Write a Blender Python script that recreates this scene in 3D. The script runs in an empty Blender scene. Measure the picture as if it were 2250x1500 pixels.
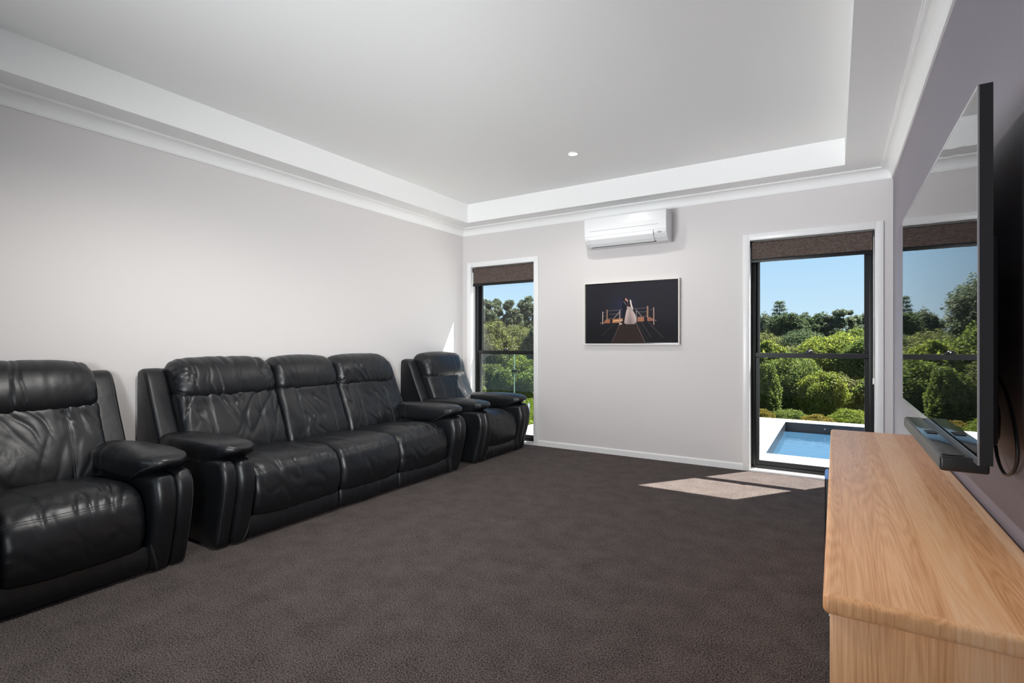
import bpy, bmesh, math, random
import numpy as np
from mathutils import Vector, Matrix, noise

random.seed(7)
rng = np.random.default_rng(11)
SC = bpy.context.scene
COL = SC.collection

# ------------------------------------------------------------------ camera
CAM_H, FPX, TH = 1.16, 1136.0, math.radians(32.0)
cd = bpy.data.cameras.new('camera')
cd.sensor_fit = 'HORIZONTAL'
cd.sensor_width = 36.0
cd.lens = FPX / 2250.0 * 36.0
cd.shift_y = 4.0 / 2250.0
cd.clip_start = 0.02
cd.clip_end = 500
cam = bpy.data.objects.new('camera', cd)
COL.objects.link(cam)
cam.location = (0, 0, CAM_H)
cam.rotation_euler = (math.radians(90), 0, TH)
SC.camera = cam

# ------------------------------------------------------------------ world, sun, exposure
SC.view_settings.view_transform = 'Standard'
SC.view_settings.look = 'None'
SC.view_settings.gamma = 1.0
SC.view_settings.use_curve_mapping = False
SC.view_settings.exposure = 0.22
SC.cycles.max_bounces = 7
SC.cycles.diffuse_bounces = 6
SC.cycles.glossy_bounces = 3
SC.cycles.transmission_bounces = 4
SC.cycles.transparent_max_bounces = 16
SC.cycles.caustics_reflective = False
SC.cycles.caustics_refractive = False
W = bpy.data.worlds.new('sky')
SC.world = W
W.use_nodes = True
wt = W.node_tree
wt.nodes.clear()
wo = wt.nodes.new('ShaderNodeOutputWorld')
wb = wt.nodes.new('ShaderNodeBackground')
wc = wt.nodes.new('ShaderNodeTexCoord')
ws = wt.nodes.new('ShaderNodeSeparateXYZ')
wr = wt.nodes.new('ShaderNodeValToRGB')
wt.links.new(wc.outputs['Generated'], ws.inputs[0])
wt.links.new(ws.outputs['Z'], wr.inputs[0])
wt.links.new(wr.outputs[0], wb.inputs[0])
wt.links.new(wb.outputs[0], wo.inputs[0])
cr = wr.color_ramp
cr.elements[0].position = 0.0
cr.elements[0].color = (0.72, 0.92, 1.05, 1)
cr.elements[1].position = 0.75
cr.elements[1].color = (0.13, 0.34, 0.78, 1)
e = cr.elements.new(0.16)
e.color = (0.48, 0.78, 1.08, 1)
wb.inputs[1].default_value = 0.88

SUN_TO = Vector((0.415, 0.575, 1.0)).normalized()
sd = bpy.data.lights.new('sun', 'SUN')
sd.energy = 23.0
sd.angle = 0.0093
sd.color = (1.0, 0.95, 0.87)
sun = bpy.data.objects.new('sun', sd)
COL.objects.link(sun)
sun.rotation_euler = SUN_TO.to_track_quat('Z', 'Y').to_euler()
sun.location = SUN_TO * 30

# added fill light behind the camera, set outside an invented glazed door
ad = bpy.data.lights.new('rear_fill_light', 'AREA')
ad.shape = 'RECTANGLE'
ad.size = 1.9
ad.size_y = 2.05
ad.energy = 38
ad.spread = math.radians(58)
ad.color = (0.95, 0.97, 1.0)
al = bpy.data.objects.new('rear_fill_light', ad)
COL.objects.link(al)
al.location = (-2.75, -2.30, 1.08)
al.rotation_euler = (Vector((-0.3, 4.4, 2.75)) - Vector(al.location)).to_track_quat('-Z', 'Y').to_euler()

# second added fill, aimed at the pale wall through an invented side window
rd = bpy.data.lights.new('side_fill_light', 'AREA')
rd.shape = 'RECTANGLE'
rd.size = 0.9
rd.size_y = 1.1
rd.energy = 44
rd.spread = math.radians(54)
rd.color = (0.97, 0.98, 1.0)
rl = bpy.data.objects.new('side_fill_light', rd)
COL.objects.link(rl)
rl.location = (0.98, -1.65, 1.5)
rl.rotation_euler = (Vector((-3.9, 4.7, 1.7)) - Vector(rl.location)).to_track_quat('-Z', 'Y').to_euler()

# ------------------------------------------------------------------ room numbers
XL, XR, YB, YR = -3.93, 0.395, 5.14, -2.2
ZS, ZC = 2.57, 2.785
RX0, RX1, RY0, RY1 = -3.645, 0.066, -1.92, 4.862
OP1 = (-3.81, -2.905)
OP2 = (-0.665, 0.283)
OPH = 2.10
REV = 0.08

# ------------------------------------------------------------------ materials
MATS = {}


def S(c):
    """sRGB 0-255 to linear"""
    return tuple(((v / 255) / 12.92 if v / 255 <= 0.04045 else ((v / 255 + 0.055) / 1.055) ** 2.4) for v in c)


def newmat(name):
    m = bpy.data.materials.new(name)
    m.use_nodes = True
    nt = m.node_tree
    b = nt.nodes['Principled BSDF']
    MATS[name] = m
    return m, nt, b


def N(nt, typ, **kw):
    n = nt.nodes.new(typ)
    for k, v in kw.items():
        if k.startswith('i_'):
            n.inputs[k[2:].replace('_', ' ')].default_value = v
        else:
            setattr(n, k, v)
    return n


def simple(name, col, rough=0.5, spec=0.5, metal=0.0, bump=0.0, bscale=100.0, coat=0.0, var=0.0):
    m, nt, b = newmat(name)
    b.inputs['Base Color'].default_value = (*col, 1)
    b.inputs['Roughness'].default_value = rough
    b.inputs['Specular IOR Level'].default_value = spec
    b.inputs['Metallic'].default_value = metal
    b.inputs['Coat Weight'].default_value = coat
    tc = N(nt, 'ShaderNodeTexCoord')
    if bump > 0:
        nz = N(nt, 'ShaderNodeTexNoise', i_Scale=bscale, i_Detail=4.0)
        bp = N(nt, 'ShaderNodeBump', i_Strength=bump, i_Distance=0.002)
        nt.links.new(tc.outputs['Object'], nz.inputs['Vector'])
        nt.links.new(nz.outputs['Fac'], bp.inputs['Height'])
        nt.links.new(bp.outputs['Normal'], b.inputs['Normal'])
    if var > 0:
        n2 = N(nt, 'ShaderNodeTexNoise', i_Scale=1.7, i_Detail=3.0)
        mp = N(nt, 'ShaderNodeMapRange')
        mp.inputs['To Min'].default_value = 1 - var
        mp.inputs['To Max'].default_value = 1 + var
        mx = N(nt, 'ShaderNodeMix', data_type='RGBA', blend_type='MULTIPLY')
        mx.inputs['Factor'].default_value = 1.0
        mx.inputs['A'].default_value = (*col, 1)
        nt.links.new(tc.outputs['Object'], n2.inputs['Vector'])
        nt.links.new(n2.outputs['Fac'], mp.inputs['Value'])
        nt.links.new(mp.outputs['Result'], mx.inputs['B'])
        nt.links.new(mx.outputs['Result'], b.inputs['Base Color'])
    return m


simple('wall_paint', (0.68, 0.655, 0.648), 0.55, 0.3, bump=0.06, bscale=260)
simple('purple_paint', (0.236, 0.212, 0.250), 0.5, 0.35, bump=0.06, bscale=260, var=0.03)
simple('white_paint', (0.88, 0.88, 0.875), 0.55, 0.3, bump=0.03, bscale=200)
simple('gloss_white', (0.83, 0.83, 0.83), 0.3, 0.5)
simple('black_alu', (0.0045, 0.005, 0.0058), 0.42, 0.35)
simple('black_plastic', (0.012, 0.012, 0.013), 0.42, 0.5)
simple('gloss_black', (0.006, 0.006, 0.007), 0.12, 0.5)
simple('dark_plastic', (0.02, 0.02, 0.022), 0.6, 0.4)
simple('silver_trim', (0.55, 0.55, 0.56), 0.3, 0.5, metal=0.9)
simple('steel', (0.6, 0.6, 0.6), 0.25, 0.5, metal=1.0)
simple('ac_white', (0.74, 0.75, 0.76), 0.28, 0.5)
simple('ac_grey', (0.35, 0.36, 0.37), 0.5, 0.4)
simple('ac_slot', (0.03, 0.03, 0.032), 0.6, 0.3)
simple('blue_plastic', (0.13, 0.27, 0.62), 0.35, 0.5)
simple('frame_white', (0.80, 0.77, 0.72), 0.45, 0.4)
simple('grille_grey', (0.13, 0.13, 0.125), 0.6, 0.4, bump=0.6, bscale=900)
simple('thread', (0.055, 0.058, 0.062), 0.6, 0.3)
simple('paver', (0.80, 0.795, 0.77), 0.75, 0.3, bump=0.15, bscale=60, var=0.06)
simple('pool_tile', (0.035, 0.038, 0.042), 0.3, 0.5, bump=0.1, bscale=30)
simple('soil', (0.05, 0.055, 0.02), 0.95, 0.1, bump=0.5, bscale=20, var=0.3)
simple('bark', (0.13, 0.10, 0.075), 0.9, 0.2, bump=0.8, bscale=14, var=0.3)
simple('pale_bark', (0.33, 0.29, 0.24), 0.85, 0.2, bump=0.5, bscale=14, var=0.3)
simple('white_plastic', (0.75, 0.75, 0.74), 0.35, 0.5)
simple('exterior_paint', (0.42, 0.40, 0.38), 0.7, 0.2)


def leather():
    m, nt, b = newmat('leather')
    b.inputs['Base Color'].default_value = (0.0050, 0.0058, 0.0076, 1)
    b.inputs['Specular IOR Level'].default_value = 0.5
    tc = N(nt, 'ShaderNodeTexCoord')
    g = N(nt, 'ShaderNodeTexVoronoi', i_Scale=330.0)
    w = N(nt, 'ShaderNodeTexNoise', i_Scale=20.0, i_Detail=2.0, i_Roughness=0.5)
    l = N(nt, 'ShaderNodeTexNoise', i_Scale=6.0, i_Detail=3.0)
    nt.links.new(tc.outputs['Object'], g.inputs['Vector'])
    nt.links.new(tc.outputs['Object'], w.inputs['Vector'])
    nt.links.new(tc.outputs['Object'], l.inputs['Vector'])
    b1 = N(nt, 'ShaderNodeBump', i_Strength=0.22, i_Distance=0.0008)
    b2 = N(nt, 'ShaderNodeBump', i_Strength=0.20, i_Distance=0.006)
    nt.links.new(w.outputs['Fac'], b2.inputs['Height'])
    nt.links.new(g.outputs['Distance'], b1.inputs['Height'])
    nt.links.new(b2.outputs['Normal'], b1.inputs['Normal'])
    nt.links.new(b1.outputs['Normal'], b.inputs['Normal'])
    mr = N(nt, 'ShaderNodeMapRange')
    mr.inputs['From Min'].default_value = 0.3
    mr.inputs['From Max'].default_value = 0.7
    mr.inputs['To Min'].default_value = 0.33
    mr.inputs['To Max'].default_value = 0.46
    nt.links.new(l.outputs['Fac'], mr.inputs['Value'])
    nt.links.new(mr.outputs['Result'], b.inputs['Roughness'])


leather()


def carpet():
    m, nt, b = newmat('carpet')
    b.inputs['Roughness'].default_value = 1.0
    b.inputs['Specular IOR Level'].default_value = 0.05
    b.inputs['Sheen Weight'].default_value = 0.04
    b.inputs['Sheen Roughness'].default_value = 0.5
    tc = N(nt, 'ShaderNodeTexCoord')
    v = N(nt, 'ShaderNodeTexVoronoi', i_Scale=190.0, i_Randomness=1.0)
    n1 = N(nt, 'ShaderNodeTexNoise', i_Scale=170.0, i_Detail=4.0, i_Roughness=0.65)
    n2 = N(nt, 'ShaderNodeTexNoise', i_Scale=7.0, i_Detail=5.0, i_Roughness=0.65)
    for n in (v, n1, n2):
        nt.links.new(tc.outputs['Object'], n.inputs['Vector'])
    r = N(nt, 'ShaderNodeValToRGB')
    r.color_ramp.elements[0].position = 0.39
    r.color_ramp.elements[0].color = (0.008, 0.0064, 0.0060, 1)
    r.color_ramp.elements[1].position = 0.61
    r.color_ramp.elements[1].color = (0.205, 0.168, 0.160, 1)
    ad = N(nt, 'ShaderNodeMath', operation='MULTIPLY_ADD')
    ad.inputs[1].default_value = 0.13
    nt.links.new(n2.outputs['Fac'], ad.inputs[0])
    sb = N(nt, 'ShaderNodeMath', operation='MULTIPLY_ADD')
    sb.inputs[1].default_value = 0.87
    nt.links.new(n1.outputs['Fac'], sb.inputs[0])
    nt.links.new(ad.outputs[0], sb.inputs[2])
    ad.inputs[2].default_value = 0.0
    nt.links.new(sb.outputs[0], r.inputs[0])
    nt.links.new(r.outputs[0], b.inputs['Base Color'])
    mxh = N(nt, 'ShaderNodeMath', operation='ADD')
    nt.links.new(n1.outputs['Fac'], mxh.inputs[0])
    nt.links.new(v.outputs['Distance'], mxh.inputs[1])
    bp = N(nt, 'ShaderNodeBump', i_Strength=0.85, i_Distance=0.006)
    nt.links.new(mxh.outputs[0], bp.inputs['Height'])
    nt.links.new(bp.outputs['Normal'], b.inputs['Normal'])


carpet()


def oak(name, axis, plank_axis, plank_w):
    """oak veneer: grain along `axis`, boards of width plank_w across `plank_axis`"""
    m, nt, b = newmat(name)
    b.inputs['Roughness'].default_value = 0.36
    b.inputs['Specular IOR Level'].default_value = 0.5
    tc = N(nt, 'ShaderNodeTexCoord')
    sep = N(nt, 'ShaderNodeSeparateXYZ')
    nt.links.new(tc.outputs['Object'], sep.inputs[0])
    dv = N(nt, 'ShaderNodeMath', operation='DIVIDE')
    dv.inputs[1].default_value = plank_w
    nt.links.new(sep.outputs[plank_axis], dv.inputs[0])
    fl = N(nt, 'ShaderNodeMath', operation='FLOOR')
    nt.links.new(dv.outputs[0], fl.inputs[0])
    wn = N(nt, 'ShaderNodeTexWhiteNoise', noise_dimensions='1D')
    nt.links.new(fl.outputs[0], wn.inputs['W'])
    sc = [38.0, 38.0, 38.0]
    sc['XYZ'.index(axis)] = 1.6
    mp = N(nt, 'ShaderNodeMapping')
    mp.inputs['Scale'].default_value = sc
    # every board is cut from a different piece of timber
    off = N(nt, 'ShaderNodeVectorMath', operation='SCALE')
    off.inputs['Scale'].default_value = 9.0
    nt.links.new(wn.outputs['Color'], off.inputs[0])
    av = N(nt, 'ShaderNodeVectorMath', operation='ADD')
    nt.links.new(tc.outputs['Object'], av.inputs[0])
    nt.links.new(off.outputs[0], av.inputs[1])
    nt.links.new(av.outputs[0], mp.inputs['Vector'])
    g = N(nt, 'ShaderNodeTexNoise', i_Scale=1.0, i_Detail=6.0, i_Roughness=0.62, i_Distortion=0.6)
    nt.links.new(mp.outputs[0], g.inputs['Vector'])
    mp2 = N(nt, 'ShaderNodeMapping')
    sc2 = [430.0, 430.0, 430.0]
    sc2['XYZ'.index(axis)] = 7.0
    mp2.inputs['Scale'].default_value = sc2
    nt.links.new(av.outputs[0], mp2.inputs['Vector'])
    f = N(nt, 'ShaderNodeTexNoise', i_Scale=1.0, i_Detail=3.0)
    nt.links.new(mp2.outputs[0], f.inputs['Vector'])
    # cathedral figure: wavy rings stretched along the board
    mp3 = N(nt, 'ShaderNodeMapping')
    sc3 = [13.0, 13.0, 13.0]
    sc3['XYZ'.index(axis)] = 0.9
    mp3.inputs['Scale'].default_value = sc3
    nt.links.new(av.outputs[0], mp3.inputs['Vector'])
    c0 = N(nt, 'ShaderNodeTexNoise', i_Scale=1.0, i_Detail=1.0)
    nt.links.new(mp3.outputs[0], c0.inputs['Vector'])
    cm = N(nt, 'ShaderNodeMath', operation='MULTIPLY')
    cm.inputs[1].default_value = 120.0
    nt.links.new(c0.outputs['Fac'], cm.inputs[0])
    cs = N(nt, 'ShaderNodeMath', operation='SINE')
    nt.links.new(cm.outputs[0], cs.inputs[0])
    gs = N(nt, 'ShaderNodeMath', operation='MULTIPLY_ADD')
    gs.inputs[1].default_value = 0.30
    gs.inputs[2].default_value = 0.35
    nt.links.new(g.outputs['Fac'], gs.inputs[0])
    s1 = N(nt, 'ShaderNodeMath', operation='MULTIPLY_ADD')
    s1.inputs[1].default_value = 0.036
    nt.links.new(cs.outputs[0], s1.inputs[0])
    nt.links.new(gs.outputs[0], s1.inputs[2])
    s2 = N(nt, 'ShaderNodeMath', operation='MULTIPLY_ADD')
    s2.inputs[1].default_value = 0.30
    nt.links.new(f.outputs['Fac'], s2.inputs[0])
    nt.links.new(s1.outputs[0], s2.inputs[2])
    s3 = N(nt, 'ShaderNodeMath', operation='MULTIPLY_ADD')
    s3.inputs[1].default_value = 0.26
    nt.links.new(wn.outputs['Value'], s3.inputs[0])
    nt.links.new(s2.outputs[0], s3.inputs[2])
    r = N(nt, 'ShaderNodeValToRGB')
    el = r.color_ramp.elements
    el[0].position = 0.50
    el[0].color = (*S((192, 126, 74)), 1)
    el[1].position = 0.98
    el[1].color = (*S((252, 214, 174)), 1)
    k = el.new(0.74)
    k.color = (*S((238, 182, 132)), 1)
    nt.links.new(s3.outputs[0], r.inputs[0])
    nt.links.new(r.outputs[0], b.inputs['Base Color'])
    bp = N(nt, 'ShaderNodeBump', i_Strength=0.12, i_Distance=0.001)
    nt.links.new(f.outputs['Fac'], bp.inputs['Height'])
    nt.links.new(bp.outputs['Normal'], b.inputs['Normal'])


oak('oak_top', 'Y', 'X', 0.085)
oak('oak_side', 'Z', 'X', 0.11)
oak('oak_front', 'Y', 'Z', 0.16)


def blind_fabric():
    m, nt, b = newmat('blind_fabric')
    b.inputs['Roughness'].default_value = 0.9
    b.inputs['Specular IOR Level'].default_value = 0.1
    tc = N(nt, 'ShaderNodeTexCoord')
    mp = N(nt, 'ShaderNodeMapping')
    mp.inputs['Scale'].default_value = (60, 60, 420)
    nt.links.new(tc.outputs['Object'], mp.inputs['Vector'])
    n = N(nt, 'ShaderNodeTexNoise', i_Scale=1.0, i_Detail=4.0, i_Roughness=0.7)
    nt.links.new(mp.outputs[0], n.inputs['Vector'])
    r = N(nt, 'ShaderNodeValToRGB')
    r.color_ramp.elements[0].position = 0.33
    r.color_ramp.elements[0].color = (0.020, 0.014, 0.012, 1)
    r.color_ramp.elements[1].position = 0.68
    r.color_ramp.elements[1].color = (0.20, 0.155, 0.135, 1)
    nt.links.new(n.outputs['Fac'], r.inputs[0])
    nt.links.new(r.outputs[0], b.inputs['Base Color'])
    bp = N(nt, 'ShaderNodeBump', i_Strength=0.4, i_Distance=0.001)
    nt.links.new(n.outputs['Fac'], bp.inputs['Height'])
    nt.links.new(bp.outputs['Normal'], b.inputs['Normal'])


blind_fabric()


def glass(name, tint, refl=1.0):
    m = bpy.data.materials.new(name)
    m.use_nodes = True
    nt = m.node_tree
    nt.nodes.clear()
    o = N(nt, 'ShaderNodeOutputMaterial')
    mx = N(nt, 'ShaderNodeMixShader')
    tr = N(nt, 'ShaderNodeBsdfTransparent')
    tr.inputs[0].default_value = (*tint, 1)
    gl = N(nt, 'ShaderNodeBsdfGlossy')
    gl.inputs['Roughness'].default_value = 0.01
    fr = N(nt, 'ShaderNodeFresnel')
    ge = N(nt, 'ShaderNodeNewGeometry')
    ir = N(nt, 'ShaderNodeMapRange')          # same reflectance from either face of the pane
    ir.inputs['To Min'].default_value = 1.42
    ir.inputs['To Max'].default_value = 1 / 1.42
    nt.links.new(ge.outputs['Backfacing'], ir.inputs['Value'])
    nt.links.new(ir.outputs['Result'], fr.inputs['IOR'])
    mu = N(nt, 'ShaderNodeMath', operation='MULTIPLY')
    mu.inputs[1].default_value = refl
    nt.links.new(fr.outputs[0], mu.inputs[0])
    nt.links.new(mu.outputs[0], mx.inputs[0])
    nt.links.new(tr.outputs[0], mx.inputs[1])
    nt.links.new(gl.outputs[0], mx.inputs[2])
    nt.links.new(mx.outputs[0], o.inputs[0])
    MATS[name] = m


glass('pane_glass', (0.96, 0.97, 0.965))
glass('screened_glass', (0.89, 0.90, 0.90))
glass('fence_glass', (0.90, 0.95, 0.93))
simple('glass_edge', (0.16, 0.24, 0.21), 0.2, 0.5)


def tv_screen():
    m, nt, b = newmat('tv_screen')
    b.inputs['Base Color'].default_value = (0.004, 0.004, 0.005, 1)
    b.inputs['Roughness'].default_value = 0.015
    b.inputs['IOR'].default_value = 2.3
    b.inputs['Specular IOR Level'].default_value = 0.5
    tc = N(nt, 'ShaderNodeTexCoord')
    mp = N(nt, 'ShaderNodeMapping')
    mp.inputs['Scale'].default_value = (1, 1.2, 7.0)
    nt.links.new(tc.outputs['Object'], mp.inputs['Vector'])
    n = N(nt, 'ShaderNodeTexNoise', i_Scale=2.2, i_Detail=1.0)
    nt.links.new(mp.outputs[0], n.inputs['Vector'])
    bp = N(nt, 'ShaderNodeBump', i_Strength=0.12, i_Distance=0.002)
    nt.links.new(n.outputs['Fac'], bp.inputs['Height'])
    nt.links.new(bp.outputs['Normal'], b.inputs['Normal'])


tv_screen()


def water():
    m, nt, b = newmat('pool_water')
    b.inputs['Base Color'].default_value = (0.030, 0.085, 0.15, 1)
    b.inputs['Roughness'].default_value = 0.02
    b.inputs['IOR'].default_value = 1.6
    tc = N(nt, 'ShaderNodeTexCoord')
    mp = N(nt, 'ShaderNodeMapping')
    mp.inputs['Scale'].default_value = (1.6, 4.5, 1)
    nt.links.new(tc.outputs['Object'], mp.inputs['Vector'])
    n = N(nt, 'ShaderNodeTexNoise', i_Scale=2.0, i_Detail=2.5)
    nt.links.new(mp.outputs[0], n.inputs['Vector'])
    bp = N(nt, 'ShaderNodeBump', i_Strength=0.22, i_Distance=0.02)
    nt.links.new(n.outputs['Fac'], bp.inputs['Height'])
    nt.links.new(bp.outputs['Normal'], b.inputs['Normal'])


water()


def leaf(name, c0, c1, trans=0.45):
    m = bpy.data.materials.new(name)
    m.use_nodes = True
    nt = m.node_tree
    nt.nodes.clear()
    o = N(nt, 'ShaderNodeOutputMaterial')
    d = N(nt, 'ShaderNodeBsdfDiffuse')
    t = N(nt, 'ShaderNodeBsdfTranslucent')
    mx = N(nt, 'ShaderNodeMixShader')
    mx.inputs[0].default_value = trans
    g = N(nt, 'ShaderNodeNewGeometry')
    r = N(nt, 'ShaderNodeValToRGB')
    r.color_ramp.elements[0].color = (*c0, 1)
    r.color_ramp.elements[1].color = (*c1, 1)
    nt.links.new(g.outputs['Random Per Island'], r.inputs[0])
    nt.links.new(r.outputs[0], d.inputs[0])
    nt.links.new(r.outputs[0], t.inputs[0])
    gl = N(nt, 'ShaderNodeBsdfGlossy')
    gl.inputs['Roughness'].default_value = 0.45
    gl.inputs[0].default_value = (0.6, 0.6, 0.6, 1)
    m2 = N(nt, 'ShaderNodeMixShader')
    m2.inputs[0].default_value = 0.02
    nt.links.new(d.outputs[0], mx.inputs[1])
    nt.links.new(t.outputs[0], mx.inputs[2])
    nt.links.new(mx.outputs[0], m2.inputs[1])
    nt.links.new(gl.outputs[0], m2.inputs[2])
    nt.links.new(m2.outputs[0], o.inputs[0])
    MATS[name] = m


leaf('leaf_gum', (0.052, 0.074, 0.046), (0.165, 0.195, 0.115), .6)
leaf('leaf_dark', (0.030, 0.052, 0.026), (0.100, 0.135, 0.060), .6)
leaf('leaf_lime', (0.090, 0.135, 0.018), (0.28, 0.31, 0.055), .6)
leaf('leaf_green', (0.055, 0.092, 0.018), (0.200, 0.245, 0.055), .6)
leaf('leaf_olive', (0.055, 0.070, 0.022), (0.20, 0.215, 0.070), .6)
leaf('leaf_orange', (0.11, 0.12, 0.02), (0.30, 0.21, 0.04), .4)
leaf('leaf_grass', (0.10, 0.15, 0.014), (0.25, 0.30, 0.05), .4)
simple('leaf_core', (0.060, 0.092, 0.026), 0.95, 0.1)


def emit(name, col, s):
    m = bpy.data.materials.new(name)
    m.use_nodes = True
    nt = m.node_tree
    nt.nodes.clear()
    o = N(nt, 'ShaderNodeOutputMaterial')
    em = N(nt, 'ShaderNodeEmission')
    em.inputs[0].default_value = (*col, 1)
    em.inputs[1].default_value = s
    nt.links.new(em.outputs[0], o.inputs[0])
    MATS[name] = m


emit('lamp_lens', (1.0, 0.98, 0.94), 6.0)


# ------------------------------------------------------------------ object helpers
def tag(o, label=None, cat=None, group=None, kind=None):
    if label:
        o['label'] = label
    if cat:
        o['category'] = cat
    if group:
        o['group'] = group
    if kind:
        o['kind'] = kind
    return o


def empty(name, loc, label=None, cat=None, group=None, kind=None, rz=0.0):
    o = bpy.data.objects.new(name, None)
    COL.objects.link(o)
    o.empty_display_size = 0.1
    o.location = loc
    o.rotation_euler = (0, 0, rz)
    return tag(o, label, cat, group, kind)


class MB:
    def __init__(self):
        self.v, self.f, self.sm = [], [], []

    def add(self, vs, fs, smooth=False):
        b = len(self.v)
        self.v += [tuple(p) for p in vs]
        self.f += [tuple(i + b for i in f) for f in fs]
        self.sm += [smooth] * len(fs)
        return self

    def box(self, x0, x1, y0, y1, z0, z1, bev=0.0, seg=2):
        if bev <= 0:
            vs = [(x, y, z) for z in (z0, z1) for y in (y0, y1) for x in (x0, x1)]
            fs = [(0, 2, 3, 1), (4, 5, 7, 6), (0, 1, 5, 4), (2, 6, 7, 3), (0, 4, 6, 2), (1, 3, 7, 5)]
            return self.add(vs, fs)
        bm = bmesh.new()
        bmesh.ops.create_cube(bm, size=1.0)
        for p in bm.verts:
            p.co = Vector(((x0 + x1) / 2 + p.co.x * (x1 - x0), (y0 + y1) / 2 + p.co.y * (y1 - y0), (z0 + z1) / 2 + p.co.z * (z1 - z0)))
        bmesh.ops.bevel(bm, geom=list(bm.edges), offset=bev, segments=seg, profile=0.5, affect='EDGES')
        bm.verts.index_update()
        self.add([p.co[:] for p in bm.verts], [[q.index for q in f.verts] for f in bm.faces], seg > 1)
        bm.free()
        return self

    def tube(self, pts, r, n=6, cap=True, closed=False):
        pts = [Vector(p) for p in pts]
        m = len(pts)
        vs, fs = [], []
        up = Vector((0, 0, 1))
        for i, p in enumerate(pts):
            if closed:
                d = pts[(i + 1) % m] - pts[i - 1]
            else:
                d = pts[min(i + 1, m - 1)] - pts[max(i - 1, 0)]
            d.normalize()
            if abs(d.dot(up)) > 0.95:
                up = Vector((1, 0, 0)) if abs(d.x) < 0.9 else Vector((0, 1, 0))
            a = d.cross(up).normalized()
            b = a.cross(d).normalized()
            up = b
            rr = r[i] if hasattr(r, '__len__') else r
            for k in range(n):
                t = 2 * math.pi * k / n
                vs.append(p + a * math.cos(t) * rr + b * math.sin(t) * rr)
        for i in range(m if closed else m - 1):
            j = (i + 1) % m
            for k in range(n):
                l = (k + 1) % n
                fs.append((i * n + k, i * n + l, j * n + l, j * n + k))
        if cap and not closed:
            fs.append(tuple(range(n))[::-1])
            fs.append(tuple((m - 1) * n + k for k in range(n)))
        return self.add(vs, fs, True)

    def lathe(self, prof, n=24, c=(0, 0, 0), axis='Z', cap=True):
        vs, fs = [], []
        for (r, h) in prof:
            for k in range(n):
                t = 2 * math.pi * k / n
                a, b = r * math.cos(t), r * math.sin(t)
                p = (a, b, h) if axis == 'Z' else ((h, a, b) if axis == 'X' else (a, h, b))
                vs.append((c[0] + p[0], c[1] + p[1], c[2] + p[2]))
        m = len(prof)
        for i in range(m - 1):
            for k in range(n):
                l = (k + 1) % n
                fs.append((i * n + k, i * n + l, (i + 1) * n + l, (i + 1) * n + k))
        if cap:
            fs.append(tuple(range(n))[::-1])
            fs.append(tuple((m - 1) * n + k for k in range(n)))
        return self.add(vs, fs, True)

    def sweep(self, prof, path_fn, ends):
        """prof: list of 2D points; path_fn(end, p) -> 3D point at either end"""
        n = len(prof)
        vs = [path_fn(0, p) for p in prof] + [path_fn(1, p) for p in prof]
        fs = [(i, (i + 1) % n, n + (i + 1) % n, n + i) for i in range(n)]
        if ends:
            fs += [tuple(range(n))[::-1], tuple(range(n, 2 * n))]
        return self.add(vs, fs)

    def build(self, name, mat, parent=None, loc=None):
        me = bpy.data.meshes.new(name)
        me.from_pydata(self.v, [], self.f)
        bm = bmesh.new()
        bm.from_mesh(me)
        bmesh.ops.recalc_face_normals(bm, faces=bm.faces)
        bm.to_mesh(me)
        bm.free()
        if any(self.sm):
            me.polygons.foreach_set('use_smooth', self.sm)
            me.set_sharp_from_angle(angle=math.radians(38))
        me.materials.append(MATS[mat])
        o = bpy.data.objects.new(name, me)
        COL.objects.link(o)
        if parent is not None:
            o.parent = parent
        if loc:
            o.location = loc
        return o


def bx(name, mat, x0, x1, y0, y1, z0, z1, parent=None, bev=0.0, seg=2):
    return MB().box(x0, x1, y0, y1, z0, z1, bev, seg).build(name, mat, parent)


def struct(o, label=None, cat=None):
    return tag(o, label, cat, kind='structure')


# ------------------------------------------------------------------ room shell
struct(bx('floor', 'carpet', XL - 0.2, XR + 0.2, YR - 0.2, YB + REV, -0.12, 0.0), 'dark charcoal brown carpet across the room floor', 'floor')
struct(bx('wall_left', 'wall_paint', XL - 0.2, XL, YR - 0.2, YB + 0.2, 0.0, ZC + 0.2), 'pale grey painted wall behind the black sofa', 'wall')
m = MB()
SW0, SW1, SWZ0, SWZ1 = -1.9, -0.3, 0.9, 2.1  # opening cut for the added side window and its fill light
m.box(XR, XR + 0.12, SW1, YB + 0.2, 0, ZC + 0.2)
m.box(XR, XR + 0.12, YR - 0.2, SW0, 0, ZC + 0.2)
m.box(XR, XR + 0.12, SW0, SW1, 0, SWZ0)
m.box(XR, XR + 0.12, SW0, SW1, SWZ1, ZC + 0.2)
struct(m.build('wall_right', 'purple_paint'), 'dusky purple painted wall behind the television', 'wall')
m = MB()
T = 0.2
m.box(XL, OP1[0], YB, YB + T, 0, ZC + 0.2)
m.box(OP1[1], OP2[0], YB, YB + T, 0, ZC + 0.2)
m.box(OP2[1], XR, YB, YB + T, 0, ZC + 0.2)
m.box(OP1[0], OP1[1], YB, YB + T, OPH, ZC + 0.2)
m.box(OP2[0], OP2[1], YB, YB + T, OPH, ZC + 0.2)
struct(m.build('wall_back', 'wall_paint'), 'pale grey wall with two tall windows', 'wall')
DX0, DX1 = -3.75, -1.75  # span of the opening added for the rear fill light
m = MB()
m.box(XL, DX0, YR - T, YR, 0, ZC + 0.2)
m.box(DX1, XR, YR - T, YR, 0, ZC + 0.2)
m.box(DX0, DX1, YR - T, YR, 2.15, ZC + 0.2)
struct(m.build('wall_rear', 'wall_paint'), 'pale grey wall behind the viewer with a wide door opening added for fill light', 'wall')
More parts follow.
